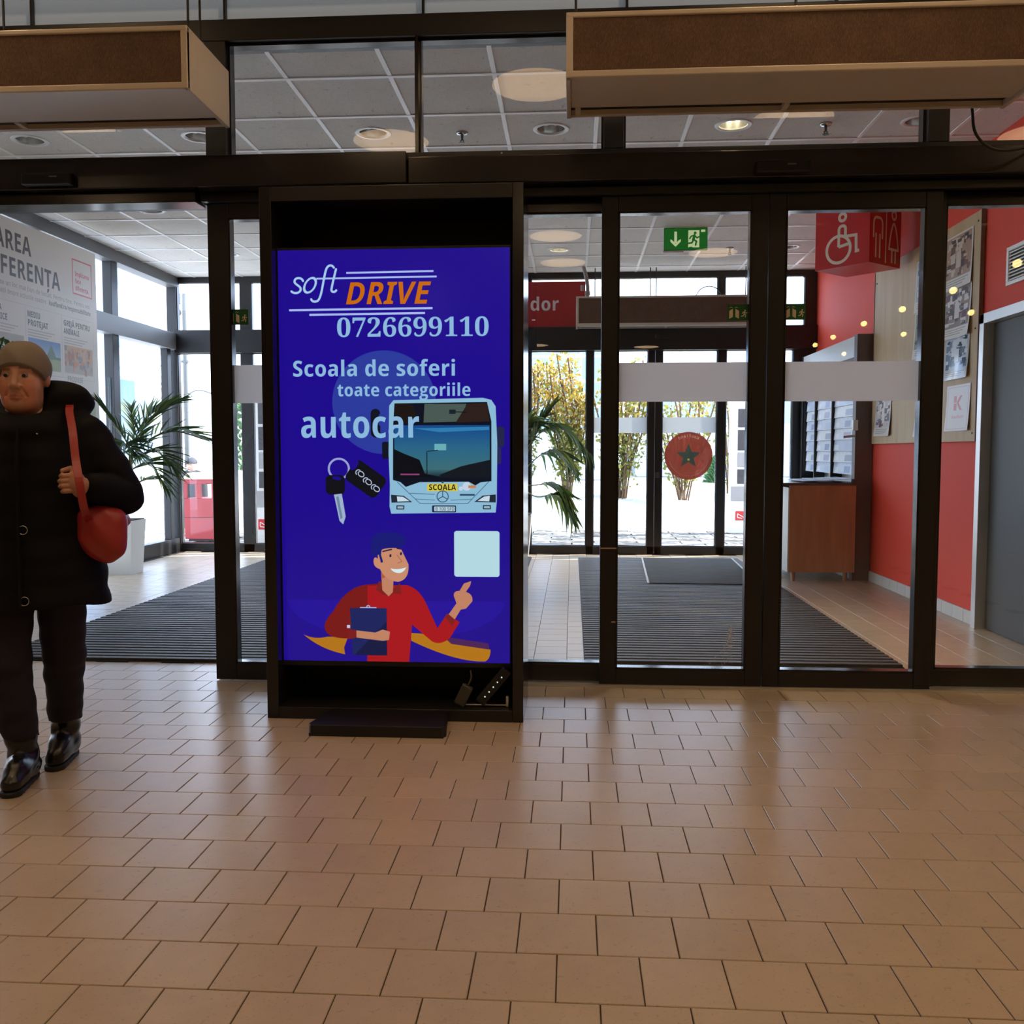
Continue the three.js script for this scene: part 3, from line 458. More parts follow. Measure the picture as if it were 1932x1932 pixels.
// ---------------------------------------------------------------- hanging exit sign
{
  const art = canvasTex(512, 262, (g, w, h) => {
    g.fillStyle = '#0a6b1f'; g.fillRect(0, 0, w, h); g.fillStyle = '#dff0b8'; g.fillRect(118, 40, 32, 140); g.beginPath(); for (const p of [[72, 130], [104, 152], [134, 190], [164, 152], [196, 130], [196, 162], [134, 224], [72, 162]]) g.lineTo(...p); g.fill();
    g.fillRect(286, 26, 132, 208); runner(g, 350, 130, 170, '#0a6b1f'); g.fillStyle = '#0a6b1f'; g.fillRect(296, 226, 40, 8); g.fillStyle = '#dff0b8'; g.fillRect(438, 20, 50, 28);
  });
  const o = thing('exit_sign', 'green illuminated exit sign hanging under the ceiling', 'sign', [1.077, 3.175, -9.2]);
  part(o, 'housing', span(-0.207, 0.207, 0.0, 0.215, -0.03, 0.0, 0.004), std({ color: C(0.02, 0.12, 0.04), roughness: 0.5 }));
  part(o, 'sign_face', sheet(-0.203, 0.203, 0.004, 0.208, 0.002), std({ map: art, roughness: 0.5, emissive: C(1, 1, 1), emissiveMap: art, emissiveIntensity: 0.35 }));
  part(o, 'light_bar', span(-0.215, -0.02, -0.022, -0.002, -0.05, 0.01, 0.004), M.white); part(o, 'mount', span(-0.1, 0.1, 0.2, 0.222, -0.03, 0), M.white);
}
// ---------------------------------------------------------------- red box sign with pictograms
{
  const A = V(2.452, 0, -8.055), Bq = V(2.109, 0, -8.436), D = V(2.807, 0, -8.365), y0 = 2.82, y1 = 3.387;
  const o = thing('toilet_sign', 'red box sign with wheelchair and toilet pictograms near the red wall', 'sign', [A.x, y0, A.z]);
  const E2 = V(Bq.x + D.x - A.x, 0, Bq.z + D.z - A.z), s = new THREE.Shape([A, D, E2, Bq].map((p) => new THREE.Vector2(p.x - A.x, -(p.z - A.z))));
  part(o, 'box', new THREE.ExtrudeGeometry(s, { depth: y1 - y0, bevelEnabled: false }).rotateX(-PI / 2), M.redsign);
  const pict = canvasTex(512, 540, (g, w, h) => {
    g.fillStyle = '#cf161b'; g.fillRect(0, 0, w, h); g.strokeStyle = '#efe3cd'; g.lineWidth = 26; g.lineJoin = 'miter'; g.lineCap = 'butt';
    g.beginPath(); g.arc(258, 128, 30, 0, 7); g.stroke();
    g.beginPath(); g.arc(224, 392, 112, -2.25, 1.0); g.stroke(); g.beginPath(); g.arc(224, 392, 112, 0.1, 4.6); g.stroke();
    g.beginPath(); g.moveTo(226, 372); g.lineTo(226, 228); g.quadraticCurveTo(230, 200, 258, 200); g.quadraticCurveTo(286, 200, 288, 228); g.lineTo(288, 292); g.lineTo(388, 296); g.lineTo(392, 430); g.lineTo(420, 428); g.stroke();
    g.beginPath(); g.moveTo(226, 372); g.lineTo(334, 356); g.stroke();
  });
  const people = canvasTex(512, 540, (g, w, h) => {
    g.fillStyle = '#cf161b'; g.fillRect(0, 0, w, h); g.strokeStyle = '#efe3cd'; g.lineWidth = 22; const q = () => g.stroke();
    g.beginPath(); g.arc(130, 70, 34, 0, 7); q(); g.beginPath(); g.moveTo(60, 330); g.lineTo(60, 210); g.quadraticCurveTo(66, 160, 110, 160); g.lineTo(160, 160); g.quadraticCurveTo(200, 166, 204, 210); g.lineTo(204, 330); q();
    for (const x of [100, 164]) { g.beginPath(); g.moveTo(x, 290); g.lineTo(x, 490); q(); } g.lineWidth = 16; g.beginPath(); g.moveTo(266, 40); g.lineTo(262, 520); q(); g.lineWidth = 22;
    g.beginPath(); g.arc(392, 110, 34, 0, 7); q(); g.beginPath(); g.moveTo(392, 180); g.quadraticCurveTo(352, 190, 316, 396); g.lineTo(470, 396); g.quadraticCurveTo(436, 190, 392, 180); g.closePath(); q(); for (const x of [366, 424]) { g.beginPath(); g.moveTo(x, 400); g.lineTo(x, 510); q(); }
  });
  const face = (p, q, m, n) => { const w = p.distanceTo(q), d = q.clone().sub(p).normalize(), f = part(o, 'sign_face', quad(w, 0.54), m, n); f.position.set((p.x + q.x) / 2 - A.x, 0.27, (p.z + q.z) / 2 - A.z); f.rotation.y = -Math.atan2(d.z, d.x); f.translateZ(0.0015); };
  face(Bq, A, phys({ map: pict, roughness: 0.35 }), 'wheelchair pictogram'); face(A, D, phys({ map: people, roughness: 0.35 }), 'man and woman pictograms');
}
// ---------------------------------------------------------------- red banner above the outer doors
{
  const art = canvasTex(1024, 278, (g, w, h) => { g.fillStyle = '#a01c20'; g.fillRect(0, 0, w, h); fitText(g, 'dor', 690, 868, 172, 'bold #px sans-serif', 112, '#d9c9cc'); });
  const o = thing('red_banner', 'red banner ending in dor above the outer doors', 'banner', [-0.87, 2.725, -11.36]);
  part(o, 'board', span(-1.02, 1.02, 0, 0.555, -0.03, 0, 0.003), M.redsign); part(o, 'print', sheet(-1.015, 1.015, 0.004, 0.551, 0.0015), std({ map: art, roughness: 0.5 })); part(o, 'screw', cyl(0.02, 0.02, 0.01, 0.4, 0.1, 0.005, 12), M.white);
}

// ---------------------------------------------------------------- notice board on the red wall
const wood = (a, b, seed) => { const n = noiseMaker(seed, 64); return tex(512, (u, v) => { const r = n(u * 26 + 0.6 * n(u * 6, v * 3), v * 3), q = n(u * 64, v * 8), k = Math.min(1, Math.max(0, 0.65 * r + 0.35 * q)); return a.map((x, i) => x + (b[i] - x) * k); }); };
{
  const bt = wood([0.72, 0.6, 0.44], [0.8, 0.7, 0.54], 31), o = thing('notice_board', 'large pale wooden notice board on the red wall', 'notice board', [2.88, 1.32, -8.0]);
  part(o, 'board', metres(span(-0.03, -0.008, 0, 1.62, -1.155, 1.15, 0.003), 0.6), std({ map: bt, roughness: 0.55 }));
  const es = std({ color: C(0.16, 0.1, 0.07), roughness: 0.6 }); for (const z of [1.15, -1.162]) part(o, 'edge_strip', span(-0.034, -0.006, 0, 1.62, z, z + 0.007), es);
  part(o, 'mount', span(-0.008, 0, 0.1, 1.5, -1.0, 1.0), M.grout);
  for (const [y, z] of [[0.06, 1.1], [0.8, 1.1], [1.55, 1.1], [0.12, -0.75], [1.5, -1.1]]) part(o, 'screw', new THREE.SphereGeometry(0.008, 8, 6), M.steel).position.set(-0.03, y, z);
}
function photoPaper(kind, seed) {
  return canvasTex(256, 320, (g, w, h) => {
    const r = rng(seed); g.fillStyle = '#d9d3c8'; g.fillRect(0, 0, w, h);
    const pal = [['#6b4a3a', '#a98871', '#3c2d27', '#c9b9a6'], ['#3a3430', '#8a7a70', '#5c2d30', '#d2cbc4'], ['#5d6a70', '#aab3b5', '#2d3438', '#d9d9d6'], ['#4a5440', '#8c9078', '#2f3529', '#b9b5a0'], ['#6a2d30', '#c9c2bd', '#59606e', '#e4dfda'], ['#7f8fa3', '#cfd9e2', '#4d5a6a', '#eef2f5']][kind % 6];
    if (kind === 9) { g.fillStyle = '#e3dedb'; g.fillRect(0, 0, w, h); g.strokeStyle = '#c9a8a8'; g.lineWidth = 3; g.strokeRect(18, 16, w - 36, h - 32); g.fillStyle = '#d98b8f'; g.fillRect(84, 76, 30, 100); g.beginPath(); for (const p of [[114, 122], [150, 76], [176, 76], [136, 126], [176, 176], [150, 176]]) g.lineTo(...p); g.fill(); g.fillStyle = '#e3dedb'; g.fillRect(80, 122, 40, 7); fitText(g, 'Kaufland', 66, 196, 232, 'bold #px sans-serif', 30, '#dba5a6'); return; }
    g.fillStyle = pal[1]; g.fillRect(10, 10, w - 20, h * 0.76); for (let i = 0; i < 110; i++) { g.fillStyle = pal[Math.floor(r() * 4)]; const q = 8 + r() * 44; g.fillRect(14 + r() * (w - 28 - q), 14 + r() * (h * 0.72 - q), q, q * (0.4 + r())); }
    g.fillStyle = pal[3]; g.beginPath(); g.arc(w * (0.35 + 0.3 * r()), h * 0.26, 15, 0, 7); g.fill(); g.fillRect(w * 0.42, h * 0.32, 44, 96); g.fillStyle = '#8f877c'; for (let k = 0; k < 3; k++) g.fillRect(30, h * 0.83 + k * 14, w - 60 - k * 24, 4);
  });
}
{
  // [z centre, y centre, width, height, kind, gloss, label]
  const list = [[-7.22, 2.655, 0.5, 0.4, 0, 0.6, 'brown photo print on notice board, top one nearest the steel door'], [-7.22, 2.28, 0.5, 0.38, 1, 0.55, 'photo print of a shopper, second from top beside board edge'], [-7.2, 1.95, 0.44, 0.33, 5, 0.12, 'shiny laminated sheet above the white logo paper'], [-7.15, 1.57, 0.42, 0.34, 9, 0.35, 'white paper with a pale red K logo'], [-7.84, 2.6, 0.46, 0.42, 2, 0.5, 'grey photo print behind the door stile, top row'], [-7.84, 2.2, 0.46, 0.38, 3, 0.5, 'green photo print behind the door stile, second row'], [-7.84, 1.86, 0.42, 0.33, 5, 0.12, 'shiny laminated sheet behind the door stile'], [-7.8, 1.53, 0.4, 0.32, 3, 0.3, 'olive photo print low beside the door stile'], [-8.82, 1.58, 0.42, 0.38, 4, 0.3, 'photo print of a figure in white low at board end']];
  list.forEach(([z, y, w, h, kind, ro, label], i) => {
    const g = new THREE.PlaneGeometry(w, h, 6, 8), p = g.attributes.position, R = rng(90 + i), bend = 0.012 + 0.02 * R();
    for (let k = 0; k < p.count; k++) { const u = p.getX(k) / w + 0.5, v = 0.5 - p.getY(k) / h; p.setZ(k, 0.004 + bend * v * v * (0.4 + 0.6 * Math.abs(2 * u - 1))); }
    g.computeVertexNormals(); const o = single('paper_notice', g, phys({ map: photoPaper(kind, 70 + i), roughness: ro, side: THREE.DoubleSide }), label, 'notice', 'papers pinned to the notice board');
    o.rotation.y = -PI / 2; o.position.set(2.849, y, z);
  });
}
// ---------------------------------------------------------------- vent grille, alarm unit, latch
{
  const o = thing('vent_grille', 'white slatted air vent on the red wall above the steel door', 'vent', [2.88, 2.465, -6.15]); const s = box(0.02, 0.006, 0.58, 0, 0, 0, 0.0015).rotateZ(0.6);
  part(o, 'frame', [span(-0.02, 0, 0.1, 0.125, -0.33, 0.33, 0.003), span(-0.02, 0, -0.125, -0.1, -0.33, 0.33, 0.003), span(-0.02, 0, -0.1, 0.1, -0.33, -0.3, 0.003), span(-0.02, 0, -0.1, 0.1, 0.3, 0.33, 0.003)], M.gridwhite);
  part(o, 'backing', span(-0.003, 0, -0.1, 0.1, -0.3, 0.3), M.black); for (let k = 0; k < 9; k++) part(o, 'slat', s, M.gridwhite).position.set(-0.011, -0.088 + k * 0.022, 0);
  single('emergency_lamp', [box(0.1, 0.1, 0.22, 0, 0, 0, 0.01), box(0.13, 0.02, 0.24, 0.01, 0.055, 0, 0.004)].map((g) => g.translate(2.83, 3.17, -8.75)), M.white, 'small white emergency lamp high on the red wall', 'lamp');
  single('wall_detector', [box(0.05, 0.1, 0.06, 0, 0, 0, 0.008).translate(2.85, 2.97, -5.75)], M.white, 'small white detector high on the red wall near the partition', 'detector');
}
// ---------------------------------------------------------------- brochure rack and counter
const rackGrey = std({ color: C(0.16, 0.13, 0.125), roughness: 0.5 });
{
  const o = thing('brochure_rack', 'tall grey rack for brochures against the red wall', 'rack', [2.88, 0, -10.3]);
  part(o, 'end_panel', span(-0.17, -0.005, 0, 2.37, 1.0, 1.1, 0.004), rackGrey); part(o, 'end_panel', span(-0.17, -0.005, 0, 2.37, -1.1, -1.0, 0.004), M.black);
  part(o, 'back_board', span(-0.03, -0.005, 0.0, 2.37, -1.0, 1.0), M.alu); part(o, 'base_board', span(-0.16, -0.03, 0, 0.94, -1.0, 1.0), std({ color: C(0.4, 0.41, 0.42), roughness: 0.5 }));
  part(o, 'header_panel', span(-0.165, -0.03, 2.16, 2.36, -1.0, 1.0, 0.003), std({ color: C(0.62, 0.63, 0.62), roughness: 0.4 }));
  for (const z of [-1.0, -0.52, 0.17, 0.97]) part(o, 'divider', span(-0.15, -0.03, 0.96, 2.16, z, z + 0.02), M.black);
  for (let k = 0; k < 10; k++) part(o, 'shelf', box(0.05, 0.006, 1.97, -0.056, 1.02 + k * 0.115, -0.005), M.alu);
  part(o, 'latch', [rod(V(-0.17, 1.4, 1.06), V(-0.27, 1.39, 1.09), 0.012), box(0.05, 0.1, 0.04, -0.18, 1.5, 1.12, 0.006)], M.alu);
  const cols = [[0.19, 0.97, 'in the widest column'], [-0.5, 0.17, 'in the middle column'], [-0.98, -0.52, 'in the narrow far column']], mats = [0, 1, 2, 3].map((q) => std({ roughness: 0.3, map: canvasTex(256, 96, (g, w, h) => {
    const r = rng(300 + q); g.fillStyle = ['#cdd4e2', '#d8dbe4', '#c3cde0', '#dcdfe2'][q]; g.fillRect(0, 0, w, h); g.fillStyle = ['#8f9abf', '#a7abc6', '#b6c1d6', '#9aa3b8'][q]; g.fillRect(90 + r() * 50, 30, 70 + r() * 60, 56); g.fillStyle = '#e9ebee'; g.fillRect(10, 40, 50, 44); g.fillStyle = '#6d7488'; for (let k = 0; k < 5; k++) g.fillRect(16 + k * 46, 10, 5, 5);
  }) }));
  const ord = ['bottom', 'second lowest', 'third lowest', 'fourth lowest', 'middle', 'third from top', 'second from top', 'top'];
  cols.forEach(([z0, z1, cn], ci) => { for (let k = 0; k < 9; k++) {
    const w = z1 - z0 - 0.03, b = single('brochure', [metres(box(w, 0.113, 0.006), 1)], mats[(k * 3 + ci * 2) % 4], ord[k] + ' white printed brochure ' + cn + ' of the rack', 'brochure', 'brochures in the wall rack'), g = b.geometry, p = g.attributes.position, uv = g.attributes.uv;
    for (let i = 0; i < p.count; i++) uv.setXY(i, p.getX(i) / w + 0.5, p.getY(i) / 0.112 + 0.5);
    b.rotation.set(0, -PI / 2, 0); b.rotateX(-0.1); b.position.set(2.88 - 0.12, 1.08 + k * 0.115, -10.3 + (z0 + z1) / 2);
  } });
}
{
  const wt = wood([0.66, 0.46, 0.32], [0.78, 0.57, 0.41], 41), o = thing('counter_cabinet', 'wooden counter cabinet with white front beside the brochure rack', 'cabinet', [2.08, 0, -9.1]);
  part(o, 'end_panel', metres(span(0, 0.622, 0.09, 0.925, -0.022, 0, 0.002), 0.7), std({ map: wt, roughness: 0.45 }), 'wood grain end panel');
  part(o, 'front', span(-0.012, 0.004, 0.09, 0.905, -1.5, -0.004, 0.002), std({ color: C(0.66, 0.64, 0.57), roughness: 0.45 })); part(o, 'body', span(0.004, 0.615, 0.1, 0.9, -1.5, -0.022), M.white);
  part(o, 'worktop', span(-0.1, 0.624, 0.925, 0.95, -1.52, 0.01, 0.003), std({ color: C(0.12, 0.075, 0.06), roughness: 0.3 }));
  for (const [x, z] of [[0.05, -0.03], [0.05, -1.4], [0.55, -0.06], [0.55, -1.4]]) part(o, 'leg', cyl(0.022, 0.018, 0.09, x, 0.045, z, 14), std({ color: C(0.4, 0.22, 0.13), roughness: 0.5 }));
  const art = canvasTex(512, 128, (g, w, h) => { g.fillStyle = '#c9d6e6'; g.fillRect(0, 0, w, h); g.fillStyle = '#7d93b4'; for (const x of [60, 180, 300, 410]) g.fillRect(x, 34, 52, 50); g.fillStyle = '#eef3f8'; g.fillRect(120, 20, 40, 80); });
  const n = thing('newspaper', 'open printed newspaper lying on the wooden counter', 'newspaper', [2.42, 0.953, -9.5]); part(n, 'pages', [span(-0.2, 0.28, 0, 0.004, -0.3, 0.36)], std({ color: C(0.62, 0.68, 0.76), roughness: 0.5 })); part(n, 'print', new THREE.PlaneGeometry(0.46, 0.62).rotateX(-PI / 2).translate(0.04, 0.005, 0.03), std({ map: art, roughness: 0.4 }));
  n.rotation.z = 0.05; n.position.y = 0.972;
}
// ---------------------------------------------------------------- mats: every strip is a bar of its own
const matTex = tex(512, (u, v) => { const k = 0.6 + 0.5 * n256(u * 256, v * 256) * fbm(u, v) * 1.6; let c = [k, k * 0.97, k * 0.96]; if (n256(u * 256 + 40, v * 256 + 7) > 0.985) c = [1.6, 1.6, 1.6]; return c.map((x) => x * 0.62); });
function ribbedMat(label, x0, x1, z0, z1) {
  const o = thing('entrance_mat', label, 'mat', [(x0 + x1) / 2, 0, (z0 + z1) / 2], 0, 'ribbed entrance mats'), w = x1 - x0, d = z0 - z1, n = Math.floor(d / 0.078);
  part(o, 'backing', span(-w / 2, w / 2, 0, 0.004, -d / 2, d / 2), M.rubber);
  const ms = [[0.19, 0.175, 0.17], [0.165, 0.152, 0.15], [0.215, 0.195, 0.19]].map((c) => std({ color: C(...c), map: matTex, roughness: 0.55 })), dye = [[0.1, 0.15, 0.33], [0.27, 0.24, 0.1]].map((c) => std({ color: C(...c), map: matTex, roughness: 0.55 }));
  const gs = [0, 1, 2].map((k) => metres(box(w - 0.01, 0.016, 0.05, 0, 0, 0, 0.004), 1.3, k * 0.37, k * 0.21)), r = rng(w * 100 | 0), dg = metres(box(0.26, 0.0165, 0.0505, 0, 0, 0, 0.004), 1.3);
  for (let k = 0; k < n; k++) {
    const z = d / 2 - 0.039 - k * 0.078, s = part(o, 'mat_strip', gs[k % 3], ms[Math.floor(r() * 3)]); s.position.set(0, 0.012, z);
    if (w < 2.2 && k > 14 && k < 44 && r() < 0.75) { const q = part(s, 'worn_dye', dg, dye[Math.floor(k / 4) % 2]); q.position.x = -0.55 + ((k * 0.37) % 0.8); }
  }
  return o;
}
ribbedMat('dark ribbed entrance mat inside the closed sliding doors', 0.075, 1.915, -5.45, -10.96);
ribbedMat('dark ribbed entrance mat inside the open doorway', -3.5, -0.47, -5.335, -10.98);
{
  const o = thing('carpet_mat', 'grey carpet mat with pale edge lying on the ribbed mat', 'mat', [1.27, 0.021, -9.75], -0.045);
  part(o, 'pile', metres(box(1.0, 0.008, 2.1, 0, 0.004, 0, 0.003), 2), std({ color: C(0.17, 0.185, 0.19), map: matTex, roughness: 0.95 })); part(o, 'edge', [box(0.02, 0.01, 2.12, -0.51, 0.005, 0, 0.003), box(0.02, 0.01, 2.12, 0.51, 0.005, 0, 0.003)], std({ color: C(0.42, 0.43, 0.44), roughness: 0.6 }));
}
// ---------------------------------------------------------------- big poster on the glazed side wall
{
  const art = canvasTex(1024, 800, (g, w, h) => {          // 320 units per metre
    g.fillStyle = '#d9d3ca'; g.fillRect(0, 0, w, h); const X = (z) => (-6.07 - z) * 320, Y = (y) => (3.235 - y) * 320;
    fitText(g, 'IMPLICAREA', X(-6.86), X(-8.14), Y(2.975), 'bold #px sans-serif', 72, '#4a4340'); fitText(g, 'DIFERENŢA', X(-7.43), X(-8.6), Y(2.755), 'bold #px sans-serif', 72, '#4a4340');
    g.strokeStyle = '#c24a4a'; g.lineWidth = 4; g.strokeRect(X(-8.83), Y(3.1), 112, 104); ['Implicarea', 'face', 'diferenţa.'].forEach((s, i) => fitText(g, s, X(-8.83) + 14, X(-8.83) + [98, 48, 96][i], Y(3.1) + 48 + i * 22, 'bold #px sans-serif', 20, '#c24a4a'));
    fitText(g, 'A face lumea un loc mai bun de locuit. Pentru tine. Pentru voi.', X(-7.35), X(-9.15), Y(2.665), '#px sans-serif', 18, '#8f877e'); fitText(g, 'informaţii despre acţiunile noastre', X(-7.5), X(-8.36), Y(2.595), '#px sans-serif', 18, '#8f877e'); fitText(g, 'kaufland.ro/responsabilitate', X(-8.4), X(-9.15), Y(2.595), 'bold #px sans-serif', 19, '#5b534d');
    const card = (z, t1, t2, f) => { const x = X(z); g.strokeStyle = '#c6bfb6'; g.lineWidth = 2; g.strokeRect(x - 10, Y(2.535), 186, 188); fitText(g, t1, x, x + 13 * t1.length, Y(2.44), 'bold #px sans-serif', 23, '#4a4340'); fitText(g, t2, x, x + 13 * t2.length, Y(2.365), 'bold #px sans-serif', 23, '#4a4340'); g.fillStyle = '#b4aca3'; for (let i = 0; i < 3; i++) g.fillRect(x, Y(2.335) + i * 8, 140 - i * 18, 3); f(x, Y(2.26)); };
    card(-7.47, 'FORŢA', 'MOTRICE', (x, y) => { g.fillStyle = '#a8a398'; g.fillRect(x, y, 166, 84); });
    card(-8.05, 'MEDIU', 'PROTEJAT', (x, y) => { const q = g.createLinearGradient(0, y, 0, y + 52); q.addColorStop(0, '#5a7fb8'); q.addColorStop(1, '#a9bccb'); g.fillStyle = q; g.fillRect(x, y, 168, 52); g.fillStyle = '#9aa878'; g.fillRect(x, y + 50, 168, 36); g.fillStyle = '#5d7d62'; g.beginPath(); g.moveTo(x + 118, y + 8); g.lineTo(x + 92, y + 48); g.lineTo(x + 144, y + 48); g.fill(); g.fillRect(x + 116, y + 46, 5, 12); g.fillRect(x, y + 44, 168, 8); });
    card(-8.64, 'GRIJĂ PENTRU', 'ANIMALE', (x, y) => { const r = rng(8); g.fillStyle = '#c9a887'; g.fillRect(x, y, 168, 44); g.fillStyle = '#b9ada0'; g.fillRect(x, y + 40, 168, 44); for (let i = 0; i < 60; i++) { g.fillStyle = ['#b07a58', '#8d8a86', '#c98f70', '#a3a19c'][i % 4]; g.fillRect(x + r() * 150, y + r() * 66, 6 + r() * 14, 6 + r() * 18); } });
    fitText(g, 'PRODUSE', X(-8.68), X(-8.68) + 92, Y(1.915), 'bold #px sans-serif', 24, '#9a938b'); fitText(g, 'ECO', X(-8.68), X(-8.68) + 40, Y(1.84), 'bold #px sans-serif', 24, '#9a938b'); g.fillStyle = '#b9c2ae'; g.fillRect(X(-8.68), Y(1.74), 166, 100);
  });
  const o = thing('wall_poster', 'large white campaign poster in front of the glazed side wall', 'poster', [-4.8, 0.735, -7.67]);
  part(o, 'board', span(-0.025, 0, 0, 2.5, -1.6, 1.6, 0.003), M.white); const f = part(o, 'print', quad(3.19, 2.49), std({ map: art, roughness: 0.45 })); f.rotation.y = PI / 2; f.position.set(0.0015, 1.25, 0);
  for (const z of [-1.2, 1.2]) part(o, 'standoff', box(0.09, 0.06, 0.06, -0.07, 1.83, z), M.frame);
  const p2 = canvasTex(256, 384, (g, w, h) => { const q = g.createLinearGradient(0, 0, 0, h); q.addColorStop(0, '#b9dcec'); q.addColorStop(1, '#e6f2f2'); g.fillStyle = q; g.fillRect(0, 0, w, h); g.fillStyle = '#dfe9cf'; g.fillRect(150, 160, 90, 160); g.fillStyle = '#c2d6e4'; g.fillRect(30, 120, 60, 200); g.fillStyle = '#d8e2b0'; g.beginPath(); g.arc(120, 190, 40, 0, 7); g.fill(); });
  const s = single('window_poster', quad(0.58, 0.6), phys({ map: p2, roughness: 0.5, transmission: 0.35, thickness: 0, side: THREE.DoubleSide }), 'small pale blue poster stuck on the glazed side wall above the palm', 'poster'); s.rotation.y = PI / 2; s.position.set(-4.94, 1.74, -10.06);
}

// ---------------------------------------------------------------- plants
function blade(droop) {                              // unit leaflet along +x, folded along its midrib
  const n = 5, w = [0.12, 0.95, 1, 0.7, 0.38, 0], P = [], U = [];
  const at = (i, s) => { const t = i / n; return [t, -droop * t * t + Math.abs(s) * 0.12 * w[i] * 0.5, s * w[i] * 0.5]; };
  for (let i = 0; i < n; i++) for (const s of [-1, 1]) { const a = at(i, 0), b = at(i + 1, 0), c = at(i + 1, s), d = at(i, s); for (const q of s > 0 ? [a, d, c, a, c, b] : [a, c, d, a, b, c]) { P.push(...q); U.push(q[0], q[2]); } }
  const g = new THREE.BufferGeometry(); g.setAttribute('position', new THREE.Float32BufferAttribute(P, 3)); g.setAttribute('uv', new THREE.Float32BufferAttribute(U, 2)); g.computeVertexNormals(); return g;
}
const blades = [0.03, 0.12, 0.26].map(blade);
const leafMats = [[0.07, 0.15, 0.045], [0.095, 0.19, 0.05], [0.15, 0.22, 0.05], [0.05, 0.11, 0.04]].map((c) => phys({ color: C(...c), roughness: 0.45, transmission: 0.35, thickness: 0, side: THREE.DoubleSide }));
const stemMat = std({ color: C(0.16, 0.17, 0.06), roughness: 0.6 });
function frond(root, pts, { n, len, width, spread = 1, droop = 1, from = 0.3, seed }) {
  const r = rng(seed), curve = new THREE.CatmullRomCurve3(pts), f = part(root, 'frond', new THREE.TubeGeometry(curve, 18, 0.007, 6), stemMat);
  for (let i = 0; i < n; i++) for (const s of [-1, 1]) {
    const t = from + (1 - from) * ((i + 0.5 * r()) / n), p = curve.getPoint(t), d = curve.getTangent(t), up = V(0, 1, 0), side = d.clone().cross(up).normalize().multiplyScalar(s), k = (t - from) / (1 - from);
    const L = len * (0.45 + 0.75 * Math.sin(PI * Math.min(1, 0.22 + 0.72 * k))) * (0.85 + 0.3 * r());
    const dir = side.multiplyScalar(spread * (1.05 - 0.75 * k)).add(d.clone().multiplyScalar(0.55 + 0.9 * k)).add(V(0, 0.3 - 0.35 * droop * (0.4 + r()), 0)).normalize();
    const nrm = dir.clone().cross(V(0.3 * (r() - 0.5), 1, 0.3 * (r() - 0.5))).cross(dir).normalize(), bi = dir.clone().cross(nrm).normalize();
    const o = part(f, 'leaflet', blades[Math.floor(r() * 3)], leafMats[Math.floor(r() * 3.4)]); o.matrixAutoUpdate = true;
    const m = new THREE.Matrix4().makeBasis(dir.multiplyScalar(L), nrm.multiplyScalar(L * (0.6 + 0.7 * droop)), bi.multiplyScalar(width * (0.8 + 0.4 * r()))).setPosition(p); m.decompose(o.position, o.quaternion, o.scale);
  }
}
function planter(root, w0, w1, h) {
  const g = new THREE.CylinderGeometry(w1 * 0.7071, w0 * 0.7071, h, 4, 1).rotateY(PI / 4).translate(0, h / 2, 0); g.computeVertexNormals();
  part(root, 'pot', g.toNonIndexed(), std({ color: C(0.66, 0.65, 0.6), roughness: 0.3, flatShading: true })); part(root, 'soil', box(w1 * 0.93, 0.01, w1 * 0.93, 0, h + 0.004, 0), std({ color: C(0.03, 0.022, 0.016), roughness: 1 }));
}
{
  const o = thing('potted_palm', 'feathery palm in a tall white pot beside the poster', 'plant', [-4.6, 0, -9.3], 0.0); planter(o, 0.27, 0.33, 0.55);
  part(o, 'trunk', [tube([V(0, 0.55, 0), V(0.02, 0.7, 0), V(0.06, 0.95, 0.02)], 0.028, 8, 8), tube([V(0.04, 0.55, 0.03), V(0.08, 0.75, 0.03), V(0.12, 0.95, 0.0)], 0.018, 8, 8)], stemMat);
  [[[0.1, 1.3, 0.05], [-0.03, 1.62, 0.2], [-0.07, 1.72, 0.28]], [[0.14, 1.35, 0], [0.06, 1.65, -0.12], [0.02, 1.7, -0.2]], [[0.15, 1.3, 0.02], [0.4, 1.62, 0.1], [0.68, 1.74, 0.15]], [[0.16, 1.25, 0], [0.55, 1.45, 0.05], [0.95, 1.36, 0.1]], [[0.15, 1.15, 0.05], [0.45, 1.25, 0.2], [0.72, 1.05, 0.3]], [[0.12, 1.05, 0.05], [0.36, 1.12, 0.15], [0.58, 0.86, 0.22]], [[0.1, 1.3, -0.05], [0.2, 1.62, -0.2], [0.36, 1.72, -0.34]], [[0.08, 1.2, 0.1], [0.22, 1.32, 0.35], [0.42, 1.2, 0.5]], [[0.08, 0.8, 0.03], [0.25, 0.95, 0.12], [0.5, 0.98, 0.2]]].forEach((p, i) => frond(o, [V(0.06, i === 8 ? 0.57 : 0.9, 0.02), ...p.map((q) => V(...q))], { n: i === 8 ? 8 : 15, len: i === 8 ? 0.18 : i < 2 ? 0.2 : 0.33, width: 0.021, spread: i < 2 ? 0.45 : 0.9, droop: 0.35, from: i === 8 ? 0.55 : 0.34, seed: 400 + i }));
}
